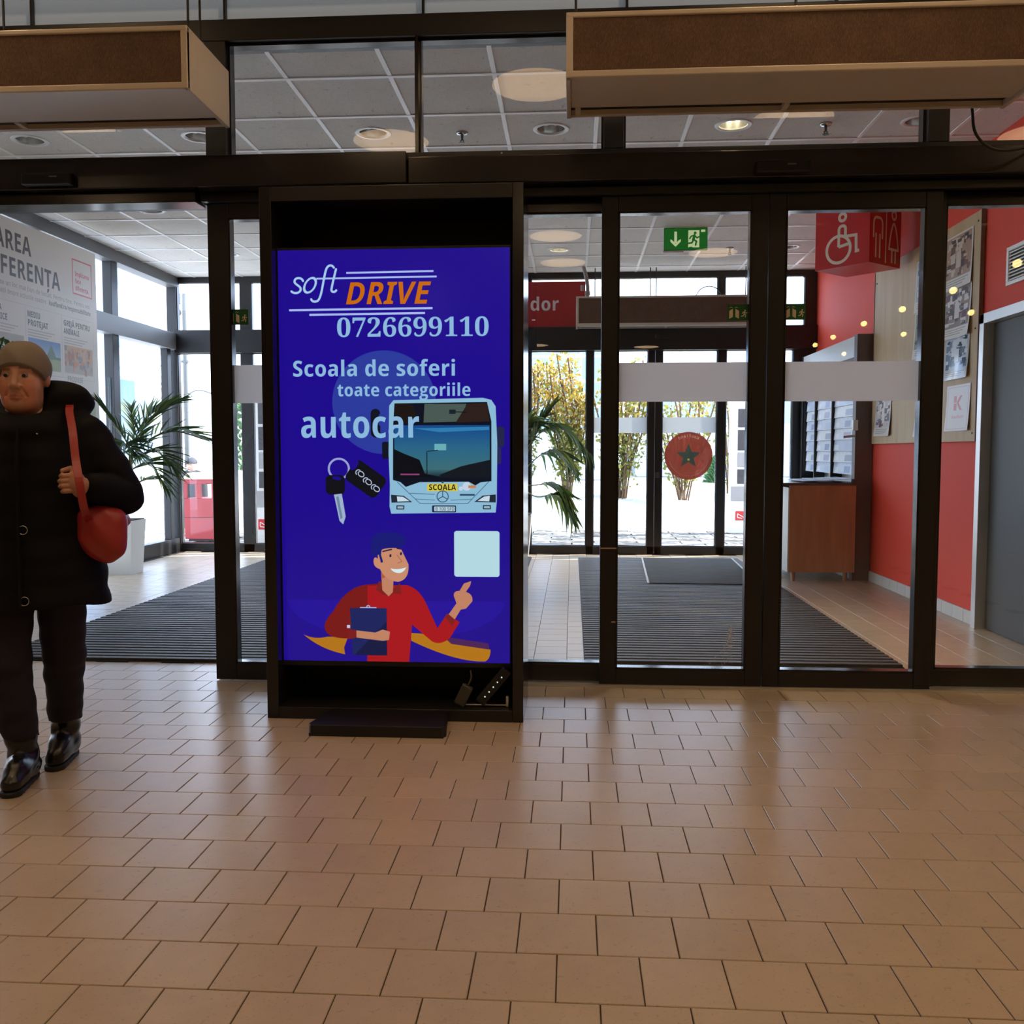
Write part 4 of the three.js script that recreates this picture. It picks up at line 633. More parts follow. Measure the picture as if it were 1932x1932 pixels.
{
  const o = thing('fan_palm', 'broad leaved palm in white pot behind the totem by the outer doors', 'plant', [-0.66, 0, -11.15], 0.0); planter(o, 0.28, 0.36, 0.5);
  part(o, 'trunk', tube([V(0, 0.5, 0), V(0.02, 0.7, 0), V(0.0, 0.9, 0)], 0.035, 8, 8), stemMat);
  [[[0.12, 1.2, 0.05], [0.28, 1.55, 0.1], [0.42, 1.75, 0.12]], [[0.1, 1.25, 0.05], [0.45, 1.56, 0.1], [0.86, 1.22, 0.12]], [[0.16, 1.1, 0.1], [0.42, 1.26, 0.15], [0.66, 1.08, 0.2]], [[0.18, 0.85, 0.1], [0.42, 0.86, 0.15], [0.62, 0.7, 0.2]], [[-0.1, 1.2, 0.0], [-0.35, 1.5, 0.05], [-0.7, 1.4, 0.1]], [[-0.1, 1.0, 0.1], [-0.4, 1.1, 0.2], [-0.7, 0.8, 0.3]], [[0.25, 0.72, 0.2], [0.45, 0.74, 0.3], [0.66, 0.5, 0.35]], [[0.05, 1.2, 0.1], [0.1, 1.5, 0.15], [0.2, 1.6, 0.2]]].forEach((p, i) => frond(o, [V(0, 0.85, 0), ...p.map((q) => V(...q))], { n: 11, len: i === 0 ? 0.3 : 0.34, width: 0.042, spread: i === 0 ? 0.5 : 0.9, droop: i === 0 ? 0.3 : 1.7, from: 0.5, seed: 450 + i }));
}
{
  const o = thing('ficus_tree', 'dark leafy potted fig tree behind the person, before the poster', 'plant', [-4.42, 0, -7.05]); planter(o, 0.3, 0.38, 0.45); part(o, 'trunk', tube([V(0, 0.45, 0), V(0.03, 1.0, 0), V(-0.02, 1.6, 0.02), V(0, 1.95, 0)], 0.025, 12, 8), std({ color: C(0.12, 0.09, 0.06), roughness: 0.8 }));
  const r = rng(77); for (let i = 0; i < 240; i++) { const a = r() * 6.283, q = Math.sqrt(r()) * 0.26, y = 1.78 + (r() - 0.5) * 0.72, k = Math.sqrt(Math.max(0.05, 1 - ((y - 1.78) / 0.4) ** 2)), l = part(o, 'leaf', blades[i % 3], leafMats[i % 4]); l.position.set(q * k * Math.cos(a), y, q * k * Math.sin(a)); l.rotation.set(r() * 0.8, r() * 6.28, -0.5 - r()); const L = 0.08 + 0.05 * r(); l.scale.set(L, L, 0.042); }
}
// ---------------------------------------------------------------- bodies: distance fields meshed with a surface net
const len3 = Math.hypot, clamp = (x, a, b) => Math.max(a, Math.min(b, x)), smin = (a, b, k) => { const h = Math.max(k - Math.abs(a - b), 0) / k; return Math.min(a, b) - h * h * k * 0.25; };
const capsule = (p, a, b, ra, rb) => { const bx = b[0] - a[0], by = b[1] - a[1], bz = b[2] - a[2], t = clamp(((p[0] - a[0]) * bx + (p[1] - a[1]) * by + (p[2] - a[2]) * bz) / (bx * bx + by * by + bz * bz), 0, 1); return len3(p[0] - a[0] - bx * t, p[1] - a[1] - by * t, p[2] - a[2] - bz * t) - ra - (rb - ra) * t; };
const ball = (p, c, r) => { const x = (p[0] - c[0]) / r[0], y = (p[1] - c[1]) / r[1], z = (p[2] - c[2]) / r[2]; return (len3(x, y, z) - 1) * Math.min(...r); };
function net(f, lo, hi, h) {
  const N = [0, 1, 2].map((i) => Math.ceil((hi[i] - lo[i]) / h) + 1), [nx, ny, nz] = N, val = new Float32Array(nx * ny * nz), id = (x, y, z) => (z * ny + y) * nx + x;
  for (let z = 0; z < nz; z++) for (let y = 0; y < ny; y++) for (let x = 0; x < nx; x++) val[id(x, y, z)] = f([lo[0] + x * h, lo[1] + y * h, lo[2] + z * h]);
  const vid = new Int32Array(nx * ny * nz).fill(-1), P = [], I = [];
  for (let z = 0; z < nz - 1; z++) for (let y = 0; y < ny - 1; y++) for (let x = 0; x < nx - 1; x++) {
    let c = 0, sx = 0, sy = 0, sz = 0; const v = []; for (let k = 0; k < 8; k++) v.push(val[id(x + (k & 1), y + ((k >> 1) & 1), z + (k >> 2))]);
    for (let a = 0; a < 8; a++) for (let b = 1; b < 8; b <<= 1) { const e = a | b; if (e === a || v[a] < 0 === v[e] < 0) continue; const t = v[a] / (v[a] - v[e]); sx += (a & 1) + (b === 1 ? t : 0); sy += ((a >> 1) & 1) + (b === 2 ? t : 0); sz += (a >> 2) + (b === 4 ? t : 0); c++; }
    if (c) { vid[id(x, y, z)] = P.length / 3; P.push(lo[0] + (x + sx / c) * h, lo[1] + (y + sy / c) * h, lo[2] + (z + sz / c) * h); }
  }
  const q = (a, b, c, d, flip) => { if (Math.min(a, b, c, d) < 0) return; flip ? I.push(a, c, b, a, d, c) : I.push(a, b, c, a, c, d); };
  for (let z = 1; z < nz - 1; z++) for (let y = 1; y < ny - 1; y++) for (let x = 1; x < nx - 1; x++) {
    const s = val[id(x, y, z)] < 0;
    if (s !== val[id(x + 1, y, z)] < 0) q(vid[id(x, y - 1, z - 1)], vid[id(x, y, z - 1)], vid[id(x, y, z)], vid[id(x, y - 1, z)], !s);
    if (s !== val[id(x, y + 1, z)] < 0) q(vid[id(x - 1, y, z - 1)], vid[id(x - 1, y, z)], vid[id(x, y, z)], vid[id(x, y, z - 1)], !s);
    if (s !== val[id(x, y, z + 1)] < 0) q(vid[id(x - 1, y - 1, z)], vid[id(x, y - 1, z)], vid[id(x, y, z)], vid[id(x - 1, y, z)], !s);
  }
  const g = new THREE.BufferGeometry(); g.setAttribute('position', new THREE.Float32BufferAttribute(P, 3)); g.setIndex(I);
  const nr = new Float32Array(P.length), e = h * 0.5; for (let i = 0; i < P.length; i += 3) { const p = [P[i], P[i + 1], P[i + 2]], d = [0, 1, 2].map((k) => { const a = [...p], b = [...p]; a[k] += e; b[k] -= e; return f(a) - f(b); }), l = len3(...d) || 1; nr.set(d.map((x) => x / l), i); }
  g.setAttribute('normal', new THREE.BufferAttribute(nr, 3)); g.setAttribute('uv', new THREE.BufferAttribute(new Float32Array((P.length / 3) * 2), 2)); return g;
}
const tint = (g, f) => { const p = g.attributes.position, c = new Float32Array(p.count * 3); for (let i = 0; i < p.count; i++) c.set(f(p.getX(i), p.getY(i), p.getZ(i)), i * 3); g.setAttribute('color', new THREE.BufferAttribute(c, 3)); return g; };
const band = (pts, w, t) => new THREE.ExtrudeGeometry(new THREE.Shape([[-t, -w], [t, -w], [t, w], [-t, w]].map((p) => new THREE.Vector2(...p))), { steps: 40, bevelEnabled: false, extrudePath: new THREE.CatmullRomCurve3(pts.map((p) => V(...p))) });
{
  const o = thing('person', 'person in a black hooded coat and grey knit hat walking past the open doorway', 'person', [-2.03, 0, -3.4], 0.35);
  const SK = [0.53, 0.27, 0.19], skin = std({ vertexColors: true, roughness: 0.55 });
  // skeleton
  const J = { sl: [0.19, 1.3, 0], el: [0.315, 1.08, 0.0], wl: [0.22, 1.12, 0.165], sr: [-0.21, 1.3, 0], er: [-0.31, 1.06, -0.03], wr: [-0.28, 0.86, 0.08], ha: [-0.09, 0.84, 0.01], ka: [-0.09, 0.47, 0.06], aa: [-0.05, 0.1, 0.037], hb: [0.085, 0.84, 0], kb: [0.08, 0.47, -0.07], ab: [0.052, 0.1, -0.215] };
  const bodyF = (p) => { let d = ball(p, [0, 1.18, 0], [0.16, 0.24, 0.1]); d = smin(d, ball(p, [0, 0.9, 0], [0.16, 0.16, 0.11]), 0.06); d = smin(d, capsule(p, [0, 1.34, -0.01], [-0.02, 1.44, 0.02], 0.055, 0.05), 0.04);
    for (const [a, b, c] of [['sl', 'el', 'wl'], ['sr', 'er', 'wr']]) d = smin(d, Math.min(capsule(p, J[a], J[b], 0.05, 0.042), capsule(p, J[b], J[c], 0.042, 0.028)), 0.03);
    for (const [a, b, c] of [['ha', 'ka', 'aa'], ['hb', 'kb', 'ab']]) d = smin(d, Math.min(capsule(p, J[a], J[b], 0.075, 0.05), capsule(p, J[b], J[c], 0.05, 0.035)), 0.03); return d; };
  const headF = (p) => { const q = [Math.abs(p[0]), p[1], p[2]]; let d = ball(p, [0, 0.035, -0.015], [0.077, 0.092, 0.092]); d = smin(d, ball(p, [0, -0.045, 0.018], [0.064, 0.082, 0.068]), 0.03); d = smin(d, ball(p, [0, -0.102, 0.052], [0.032, 0.022, 0.026]), 0.025); d = smin(d, ball(q, [0.038, -0.035, 0.05], [0.03, 0.032, 0.028]), 0.025); d = smin(d, ball(q, [0.035, -0.085, 0.035], [0.024, 0.028, 0.03]), 0.03);
    d = smin(d, capsule(q, [0, 0.028, 0.074], [0.042, 0.03, 0.064], 0.011, 0.008), 0.014); d = -smin(-d, ball(q, [0.031, 0.006, 0.092], [0.018, 0.0085, 0.014]), 0.008); d = smin(d, capsule(p, [0, 0.012, 0.083], [0, -0.03, 0.103], 0.008, 0.0125), 0.012); d = smin(d, ball(q, [0.0135, -0.036, 0.091], [0.0095, 0.0085, 0.011]), 0.008);
    d = smin(d, capsule(q, [0, -0.067, 0.088], [0.02, -0.07, 0.079], 0.0045, 0.003), 0.006); d = smin(d, capsule(q, [0, -0.0765, 0.087], [0.017, -0.0765, 0.08], 0.005, 0.003), 0.006); d = -smin(-d, capsule(q, [0, -0.0715, 0.096], [0.024, -0.0735, 0.084], 0.0018, 0.0015), 0.004);
    d = -smin(-d, capsule(q, [0.021, -0.04, 0.092], [0.034, -0.068, 0.076], 0.002, 0.002), 0.01); d = smin(d, ball(q, [0.079, -0.005, -0.01], [0.012, 0.03, 0.018]), 0.01); return smin(d, capsule(p, [0, -0.07, -0.015], [0, -0.2, -0.03], 0.056, 0.06), 0.03); };
  const HR = -0.12, HP = [-0.012, 1.52, 0.035];
  const put = (g) => g.rotateX(0.04).rotateY(HR).translate(...HP);
  const head = put(tint(net(headF, [-0.11, -0.2, -0.13], [0.11, 0.14, 0.14], 0.0034), (x, y, z) => (y < -0.063 && y > -0.081 && z > 0.08 && Math.abs(x) < 0.021 ? [0.45, 0.165, 0.12] : Math.abs(y - 0.03 - 0.004 * Math.sin(x * 60)) < 0.0055 && z > 0.055 && Math.abs(x) > 0.014 && Math.abs(x) < 0.046 ? [0.24, 0.13, 0.09] : y < -0.01 && z > 0.03 && Math.abs(Math.abs(x) - 0.042) < 0.018 ? [0.54, 0.22, 0.155] : SK)));
  // hand closed on the bag strap: palm, four curled fingers, thumb
  const W = J.wl, handF = (p) => { let d = capsule(p, W, [W[0] - 0.035, W[1] + 0.012, W[2] + 0.035], 0.026, 0.027); d = smin(d, capsule(p, [W[0] - 0.03, W[1] - 0.02, W[2] + 0.035], [W[0] - 0.04, W[1] + 0.04, W[2] + 0.04], 0.02, 0.018), 0.02);
    for (let k = 0; k < 4; k++) { const y = W[1] + 0.042 - k * 0.0185, L = [0.9, 1, 0.96, 0.8][k], a = [W[0] - 0.045, y, W[2] + 0.042], b = [W[0] - 0.045 - 0.036 * L, y - 0.002, W[2] + 0.052], c = [b[0] - 0.012 * L, y - 0.004, b[2] - 0.024 * L], e = [c[0] + 0.016 * L, y - 0.005, c[2] - 0.014 * L]; d = smin(d, Math.min(capsule(p, a, b, 0.0095, 0.0088), capsule(p, b, c, 0.0088, 0.0082), capsule(p, c, e, 0.0082, 0.0072)), 0.005); }
    return smin(d, Math.min(capsule(p, [W[0] - 0.025, W[1] + 0.035, W[2] + 0.03], [W[0] - 0.055, W[1] + 0.066, W[2] + 0.03], 0.0115, 0.01), capsule(p, [W[0] - 0.055, W[1] + 0.066, W[2] + 0.03], [W[0] - 0.082, W[1] + 0.058, W[2] + 0.034], 0.01, 0.008)), 0.01); };
  const hand = tint(net(handF, [W[0] - 0.13, W[1] - 0.06, W[2] - 0.04], [W[0] + 0.05, W[1] + 0.1, W[2] + 0.09], 0.003), () => SK);
  const handR = tint(net((p) => { const w = J.wr; let d = capsule(p, w, [w[0], w[1] - 0.07, w[2] + 0.02], 0.026, 0.03); for (let k = 0; k < 4; k++) { const z = w[2] + 0.05 - k * 0.019, a = [w[0], w[1] - 0.085, z], b = [w[0] + 0.01, w[1] - 0.125, z + 0.004], c = [w[0] + 0.03, w[1] - 0.15, z + 0.004]; d = smin(d, Math.min(capsule(p, a, b, 0.0098, 0.009), capsule(p, b, c, 0.009, 0.0075)), 0.007); } return smin(d, capsule(p, [w[0], w[1] - 0.04, w[2] + 0.045], [w[0] + 0.012, w[1] - 0.09, w[2] + 0.075], 0.012, 0.009), 0.01); }, [-0.34, 0.68, 0.0], [-0.2, 0.9, 0.2], 0.0035), () => SK);
  part(o, 'body', [tint(net(bodyF, [-0.4, 0.02, -0.3], [0.4, 1.5, 0.25], 0.013), () => SK), head, hand, handR], skin);
  for (const s of [-1, 1]) { const e = part(o, 'eye', put(new THREE.SphereGeometry(0.0105, 18, 14).translate(s * 0.031, 0.005, 0.0712)), std({ color: C(0.24, 0.2, 0.18), roughness: 0.3 })); part(e, 'iris', put(new THREE.SphereGeometry(0.0072, 14, 10).scale(1, 0.9, 0.4).translate(s * 0.031 - 0.0025, 0.0045, 0.0803)), std({ color: C(0.03, 0.025, 0.022), roughness: 0.15 })); }
  const wr = (p, a) => a * (Math.sin(p[1] * 38 + p[0] * 9) * Math.sin(p[0] * 23 + p[2] * 17) + 0.6 * Math.sin(p[1] * 71 + p[2] * 30));
  const tp = [[0.6, 0.27, 0.19], [0.67, 0.265, 0.19], [0.85, 0.245, 0.18], [1.05, 0.235, 0.17], [1.22, 0.24, 0.165], [1.32, 0.2, 0.14], [1.38, 0.13, 0.115], [1.44, 0.1, 0.1], [1.6, 0.08, 0.08]];
  const coatF = (p) => { const y = p[1]; let i = 0; while (i < tp.length - 2 && y > tp[i + 1][0]) i++; const t = clamp((y - tp[i][0]) / (tp[i + 1][0] - tp[i][0]), 0, 1), a = tp[i][1] + (tp[i + 1][1] - tp[i][1]) * t, b = tp[i][2] + (tp[i + 1][2] - tp[i][2]) * t;
    let d = (len3(p[0] / a, p[2] / b) - 1) * b; d = Math.max(d, y - 1.385); d = smin(d, Math.min(capsule(p, J.sl, J.el, 0.088, 0.08), capsule(p, J.el, [J.wl[0] + 0.012, J.wl[1], J.wl[2] - 0.015], 0.08, 0.05)), 0.035); d = smin(d, Math.min(capsule(p, J.sr, J.er, 0.088, 0.078), capsule(p, J.er, J.wr, 0.076, 0.055)), 0.035);
    d = smin(d, ball(p, [0.085, 1.435, -0.065], [0.13, 0.085, 0.11]), 0.04); d = smin(d, ball(p, [-0.02, 1.4, -0.1], [0.17, 0.07, 0.09]), 0.04); const ring = len3(len3(p[0] + 0.01, (p[2] - 0.01) * 0.95) - 0.1, p[1] - 1.362 - 0.25 * (-p[2])) - 0.04; d = smin(d, ring, 0.03); d = -smin(-d, ball(p, [-0.01, 1.5, 0.065], [0.092, 0.122, 0.115]), 0.015); d = Math.max(d, 0.668 - y + 0.01 * Math.sin(p[0] * 14)); return d + wr(p, 0.0035); };
  const coatM = phys({ color: C(0.006, 0.0062, 0.009), roughness: 0.8, specularIntensity: 0.35 }), coat = part(o, 'coat', net(coatF, [-0.45, 0.64, -0.28], [0.45, 1.56, 0.3], 0.0105), coatM);
  for (const [y, z] of [[0.965, 0.19], [0.71, 0.203]]) part(coat, 'snap_button', new THREE.TorusGeometry(0.0155, 0.0022, 6, 20), M.chrome, 'silver ring eyelet').position.set(0.0, y, z); part(coat, 'zip_pull', [box(0.006, 0.02, 0.004, -0.03, 1.27, 0.172).rotateZ(0.1), new THREE.SphereGeometry(0.004, 8, 6).translate(0.05, 1.31, 0.15)], M.chrome);
  part(coat, 'front_flap', band([[-0.01, 1.33, 0.137], [-0.012, 1.2, 0.172], [-0.012, 1.0, 0.178], [-0.012, 0.8, 0.187], [-0.012, 0.69, 0.195]], 0.032, 0.0035), coatM);
  part(o, 'trousers', net((p) => { let d = ball(p, [0, 0.85, 0], [0.185, 0.14, 0.13]); for (const [a, b, c] of [['ha', 'ka', 'aa'], ['hb', 'kb', 'ab']]) d = smin(d, smin(capsule(p, J[a], J[b], 0.1, 0.077), capsule(p, J[b], J[c], 0.077, 0.06), 0.02), 0.02); return Math.max(d, 0.17 - p[1]) + wr(p, 0.003); }, [-0.25, 0.14, -0.34], [0.25, 1.0, 0.22], 0.0105), std({ color: C(0.008, 0.007, 0.018), roughness: 0.85 }));
  const bootM = phys({ color: C(0.008, 0.008, 0.009), roughness: 0.26 });
  for (const [a, t] of [['aa', [-0.065, 0.042, 0.188]], ['ab', [0.035, 0.042, -0.075]]]) {
    const A = J[a], K = J[a === 'aa' ? 'ka' : 'kb'], S = A.map((v, i) => v + (K[i] - v) * 0.5), b = part(o, 'boot', net((p) => { let d = capsule(p, S, [A[0], 0.07, A[2] - 0.005], 0.06, 0.052); d = smin(d, capsule(p, [A[0], 0.05, A[2] - 0.035], t, 0.043, 0.036), 0.04); d = smin(d, ball(p, [(A[0] + t[0]) / 2, 0.075, (A[2] + t[2]) / 2], [0.045, 0.05, 0.075]), 0.03); return Math.max(d, 0.012 - p[1], p[1] - 0.245) + 0.0025 * Math.sin(p[1] * 90 + p[2] * 40) * (p[1] > 0.06 ? 1 : 0); }, [A[0] - 0.12, -0.01, A[2] - 0.13], [A[0] + 0.12, 0.27, A[2] + 0.22], 0.006), bootM);
    part(b, 'sole', net((p) => Math.max(capsule([p[0], 0.02, p[2]], [A[0], 0.02, A[2] - 0.035], [t[0], 0.02, t[2]], 0.044, 0.039), -p[1], p[1] - 0.02), [A[0] - 0.12, -0.01, A[2] - 0.12], [A[0] + 0.12, 0.03, A[2] + 0.22], 0.005), M.rubber);
  }
  const hl = (p) => { const low = 0.046 - (0.09 - p[2]) * 0.72; let d = Math.max(ball(p, [0, 0.033, -0.012], [0.093, 0.103, 0.108]), low - p[1]); return d + 0.0016 * Math.sin(p[1] * 60 + 3 * Math.sin(p[0] * 25)); };
  part(o, 'hat', put(net(hl, [-0.13, -0.09, -0.15], [0.13, 0.16, 0.13], 0.004)), std({ color: C(0.22, 0.185, 0.16), roughness: 0.95 }));
  const bm = phys({ color: C(0.36, 0.03, 0.03), roughness: 0.36 }), bag = thing('shoulder_bag', 'red leather shoulder bag carried by the person in black', 'bag', [-2.03, 0, -3.4], 0.35);
  part(bag, 'pouch', net((p) => { const s = (p[0] - 0.255) * 0.25; let d = ball([p[0], p[1] + s * 0.6, p[2]], [0.255, 0.93, 0.1], [0.088, 0.1, 0.058]); d = smin(d, capsule(p, [0.205, 1.0, 0.1], [0.3, 1.0, 0.08], 0.028, 0.028), 0.05); return d + 0.003 * Math.sin(p[0] * 60 + p[1] * 35) * Math.sin(p[1] * 22); }, [0.12, 0.78, -0.01], [0.4, 1.1, 0.24], 0.006), bm);
  part(bag, 'strap', [band([[0.1, 1.415, -0.06], [0.135, 1.425, 0.0], [0.15, 1.39, 0.09], [0.168, 1.32, 0.15], [0.182, 1.22, 0.195], [0.2, 1.13, 0.24], [0.21, 1.04, 0.225], [0.215, 0.99, 0.14]], 0.0135, 0.003), band([[0.1, 1.415, -0.06], [0.14, 1.3, -0.2], [0.24, 1.1, -0.16], [0.33, 0.99, 0.02], [0.32, 0.97, 0.1]], 0.017, 0.003)], bm);
}

// ---------------------------------------------------------------- outdoors
{
  const gt = tex(1024, (u, v) => { const s = fbm(u * 2, v * 2) * 0.6 + 0.4 * n64(u * 48, v * 96), patch = clamp((0.53 - s) * 12, 0, 1), k = 0.95 - patch * (0.38 + 0.25 * n256(u * 256, v * 256)); return [k, k * 0.985, k * 0.97]; });
  const g = struct('ground', 'trodden snow and paving outside the entrance', metres(span(-45, 45, -0.25, -0.02, -90, -11.5), 0.16), std({ color: C(0.86, 0.86, 0.88), map: gt, roughness: 0.8 }));
  const pvr = rng(4), pvs = Array.from({ length: 6 }, () => metres(box(0.58, 0.02, 0.28, 0, 0, 0, 0.006), 0.3, pvr(), pvr())), pm = [0.16, 0.3, 0.5].map((k) => std({ color: C(k, k * 0.98, k * 0.96), map: gt, roughness: 0.8 })), r = rng(21);
  for (let i = -8; i < 7; i++) for (let k = 0; k < 11; k++) { const o = part(g, 'paving_slab', pvs[Math.floor(r() * 6)], pm[Math.floor(r() * 3)]); o.position.set(i * 0.6 + (k % 2) * 0.3, -0.012 + r() * 0.004, -11.75 - k * 0.3); }
}
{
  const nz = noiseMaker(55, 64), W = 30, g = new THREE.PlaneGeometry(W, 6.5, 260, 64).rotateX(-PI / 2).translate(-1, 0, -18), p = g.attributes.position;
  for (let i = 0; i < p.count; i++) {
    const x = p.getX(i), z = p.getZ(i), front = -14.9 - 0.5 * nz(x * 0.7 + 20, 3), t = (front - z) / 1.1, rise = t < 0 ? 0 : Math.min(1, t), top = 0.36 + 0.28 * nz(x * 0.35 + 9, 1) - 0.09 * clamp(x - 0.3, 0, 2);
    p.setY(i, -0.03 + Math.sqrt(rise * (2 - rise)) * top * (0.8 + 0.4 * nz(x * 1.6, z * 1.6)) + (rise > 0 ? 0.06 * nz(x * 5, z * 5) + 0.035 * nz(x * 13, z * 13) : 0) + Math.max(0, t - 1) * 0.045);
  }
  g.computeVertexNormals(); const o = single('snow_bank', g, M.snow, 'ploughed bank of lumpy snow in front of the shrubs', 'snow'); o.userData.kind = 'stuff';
}
const barkM = std({ color: C(0.14, 0.08, 0.04), roughness: 0.85 });
const leafG = new THREE.CircleGeometry(0.5, 5).scale(1, 0.6, 1), leafY = phys({ color: C(1, 1, 1), roughness: 0.8, transmission: 0.45, thickness: 0, side: THREE.DoubleSide });
function shrub(label, x, z, h, stems, leaves, spread, seed, green) {
  const o = thing('shrub', label, 'shrub', [x, 0.28, z], 0, 'shrubs behind the snow bank'), r = rng(seed), curves = [];
  for (let i = 0; i < stems; i++) { const a = r() * 6.283, q = spread * Math.sqrt(r()), hh = h * (0.7 + 0.35 * r()), c = new THREE.CatmullRomCurve3([V(0.12 * (r() - 0.5), -0.2, 0.12 * (r() - 0.5)), V(q * 0.35 * Math.cos(a), hh * 0.35, q * 0.35 * Math.sin(a)), V(q * 0.8 * Math.cos(a), hh * 0.7, q * 0.8 * Math.sin(a)), V(q * Math.cos(a + 0.2), hh, q * Math.sin(a + 0.2))]); curves.push(c); part(o, 'stem', new THREE.TubeGeometry(c, 10, 0.016, 5), barkM); }
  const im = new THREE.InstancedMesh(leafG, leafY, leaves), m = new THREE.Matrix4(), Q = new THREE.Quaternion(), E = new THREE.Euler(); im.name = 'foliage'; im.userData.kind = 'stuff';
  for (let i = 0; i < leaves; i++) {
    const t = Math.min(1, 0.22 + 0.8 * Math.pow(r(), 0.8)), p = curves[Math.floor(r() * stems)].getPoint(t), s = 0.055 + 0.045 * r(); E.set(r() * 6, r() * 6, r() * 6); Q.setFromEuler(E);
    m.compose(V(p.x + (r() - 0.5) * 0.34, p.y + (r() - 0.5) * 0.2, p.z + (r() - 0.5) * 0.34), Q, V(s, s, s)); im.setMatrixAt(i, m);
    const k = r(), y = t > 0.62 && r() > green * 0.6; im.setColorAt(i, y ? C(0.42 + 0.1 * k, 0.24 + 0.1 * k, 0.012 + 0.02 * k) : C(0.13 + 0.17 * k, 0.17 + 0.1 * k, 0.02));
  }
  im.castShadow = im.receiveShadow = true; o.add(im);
}
shrub('yellow leaved shrub behind the fan palm, leftmost of the visible row', -0.95, -17.2, 2.5, 12, 3600, 0.55, 61, 0.5);
shrub('tall yellow leaved shrub beside the palm tip', -0.1, -17.4, 2.6, 13, 4000, 0.55, 62, 0.5);
shrub('thin stemmed green and yellow shrub behind the closed doors', 0.9, -17.3, 2.55, 13, 2700, 0.6, 63, 1);
shrub('multi stemmed shrub right behind the round red sticker', 2.0, -17.1, 2.35, 14, 1600, 0.75, 64, 1.2);
shrub('yellow leaved shrub hidden mostly behind the totem', -2.3, -17.3, 2.5, 12, 1500, 0.6, 65, 0.5);
shrub('pinkish bare twigged shrub beside the white board', 3.1, -18.6, 2.2, 12, 260, 0.6, 66, 1);
function conifer(label, x, z, h, w, seed) {
  const o = thing('conifer', label, 'tree', [x, 0, z]), r = rng(seed), gs = []; part(o, 'trunk', cyl(0.03, 0.05, h * 0.5, 0, h * 0.25, 0, 8), barkM);
  for (let i = 0; i < 700; i++) { const t = r(), a = r() * 6.283, q = w * (1 - t) * (0.6 + 0.45 * r()) + 0.03, g = new THREE.ConeGeometry(0.05, 0.22, 4).rotateZ(-1.2).rotateY(-a).translate(q * Math.cos(a), 0.1 + t * h, q * Math.sin(a)); gs.push(g); }
  const f = part(o, 'foliage', gs, std({ color: C(0.07, 0.17, 0.06), roughness: 0.9 })); f.userData.kind = 'stuff';
}
conifer('small dense green conifer beside the white board', 3.25, -21.7, 1.05, 0.3, 5); conifer('blue green fir beyond the red bin', -8.6, -24, 3.0, 0.9, 6);
{
  const o = thing('litter_bin', 'red outdoor litter bin with beige lid by the corner pane', 'bin', [-5.17, 0, -12.9]), rm = std({ color: C(0.3, 0.02, 0.025), roughness: 0.5 });
  part(o, 'body', span(-0.22, 0.22, 0.03, 0.6, -0.22, 0.22, 0.01), rm); for (const [x, z] of [[-0.2, 0.2], [0.2, 0.2], [-0.2, -0.2], [0.2, -0.2], [0, 0.2]]) part(o, 'post', span(x - 0.025, x + 0.025, 0.6, 0.86, z - 0.02, z + 0.02), rm);
  part(o, 'upper_band', span(-0.225, 0.225, 0.8, 0.87, -0.225, 0.225, 0.01), rm); part(o, 'lid', new THREE.CylinderGeometry(0.26, 0.33, 0.085, 4).rotateY(PI / 4).translate(0, 0.91, 0).toNonIndexed(), std({ color: C(0.55, 0.46, 0.36), roughness: 0.6, flatShading: true })); part(o, 'seam', span(-0.222, 0.222, 0.33, 0.336, -0.222, 0.222), M.black); part(o, 'foot', span(-0.18, 0.18, 0, 0.03, -0.18, 0.18), M.black);
}
function board(label, x, z, w, h, flip) {
  const o = thing('information_board', label, 'board', [x, 0, z], 0, 'white boards outside'); part(o, 'panel', span(-w / 2, w / 2, 0, h, -0.08, 0, 0.006), M.white);
  const dk = std({ color: C(0.06, 0.055, 0.06), roughness: 0.35 }), gy = std({ color: C(0.35, 0.33, 0.33), roughness: 0.4 });
  [[1.9, 1.62], [1.58, 1.27], [1.24, 1.02], [0.98, 0.76]].forEach(([a, b], i) => part(o, 'notice_panel', span(flip ? -w / 2 + 0.12 : -w / 2 + 0.12, w / 2 - 0.02, b, a, 0, 0.012, 0.003), i === 2 ? gy : dk)); part(o, 'notice_panel', span(-w / 2 + 0.03, w / 2 - 0.02, 0.5, 0.72, 0, 0.012, 0.003), gy);
  const rs = part(o, 'red_label', span(-w / 2 + 0.1, -w / 2 + 0.26, 0.2, 0.34, 0, 0.01, 0.002), M.redsign); part(rs, 'pictogram', [rod(V(-w / 2 + 0.13, 0.3, 0.011), V(-w / 2 + 0.23, 0.24, 0.011), 0.006), rod(V(-w / 2 + 0.13, 0.24, 0.011), V(-w / 2 + 0.2, 0.23, 0.011), 0.006), rod(V(-w / 2 + 0.13, 0.3, 0.011), V(-w / 2 + 0.13, 0.24, 0.011), 0.006)], M.white);
}
board('white information board with dark panels beyond the closed doors', 2.75, -14.5, 0.7, 2.9); board('white information board with dark panels beyond the open door leaf', -4.05, -12.35, 0.55, 2.1);
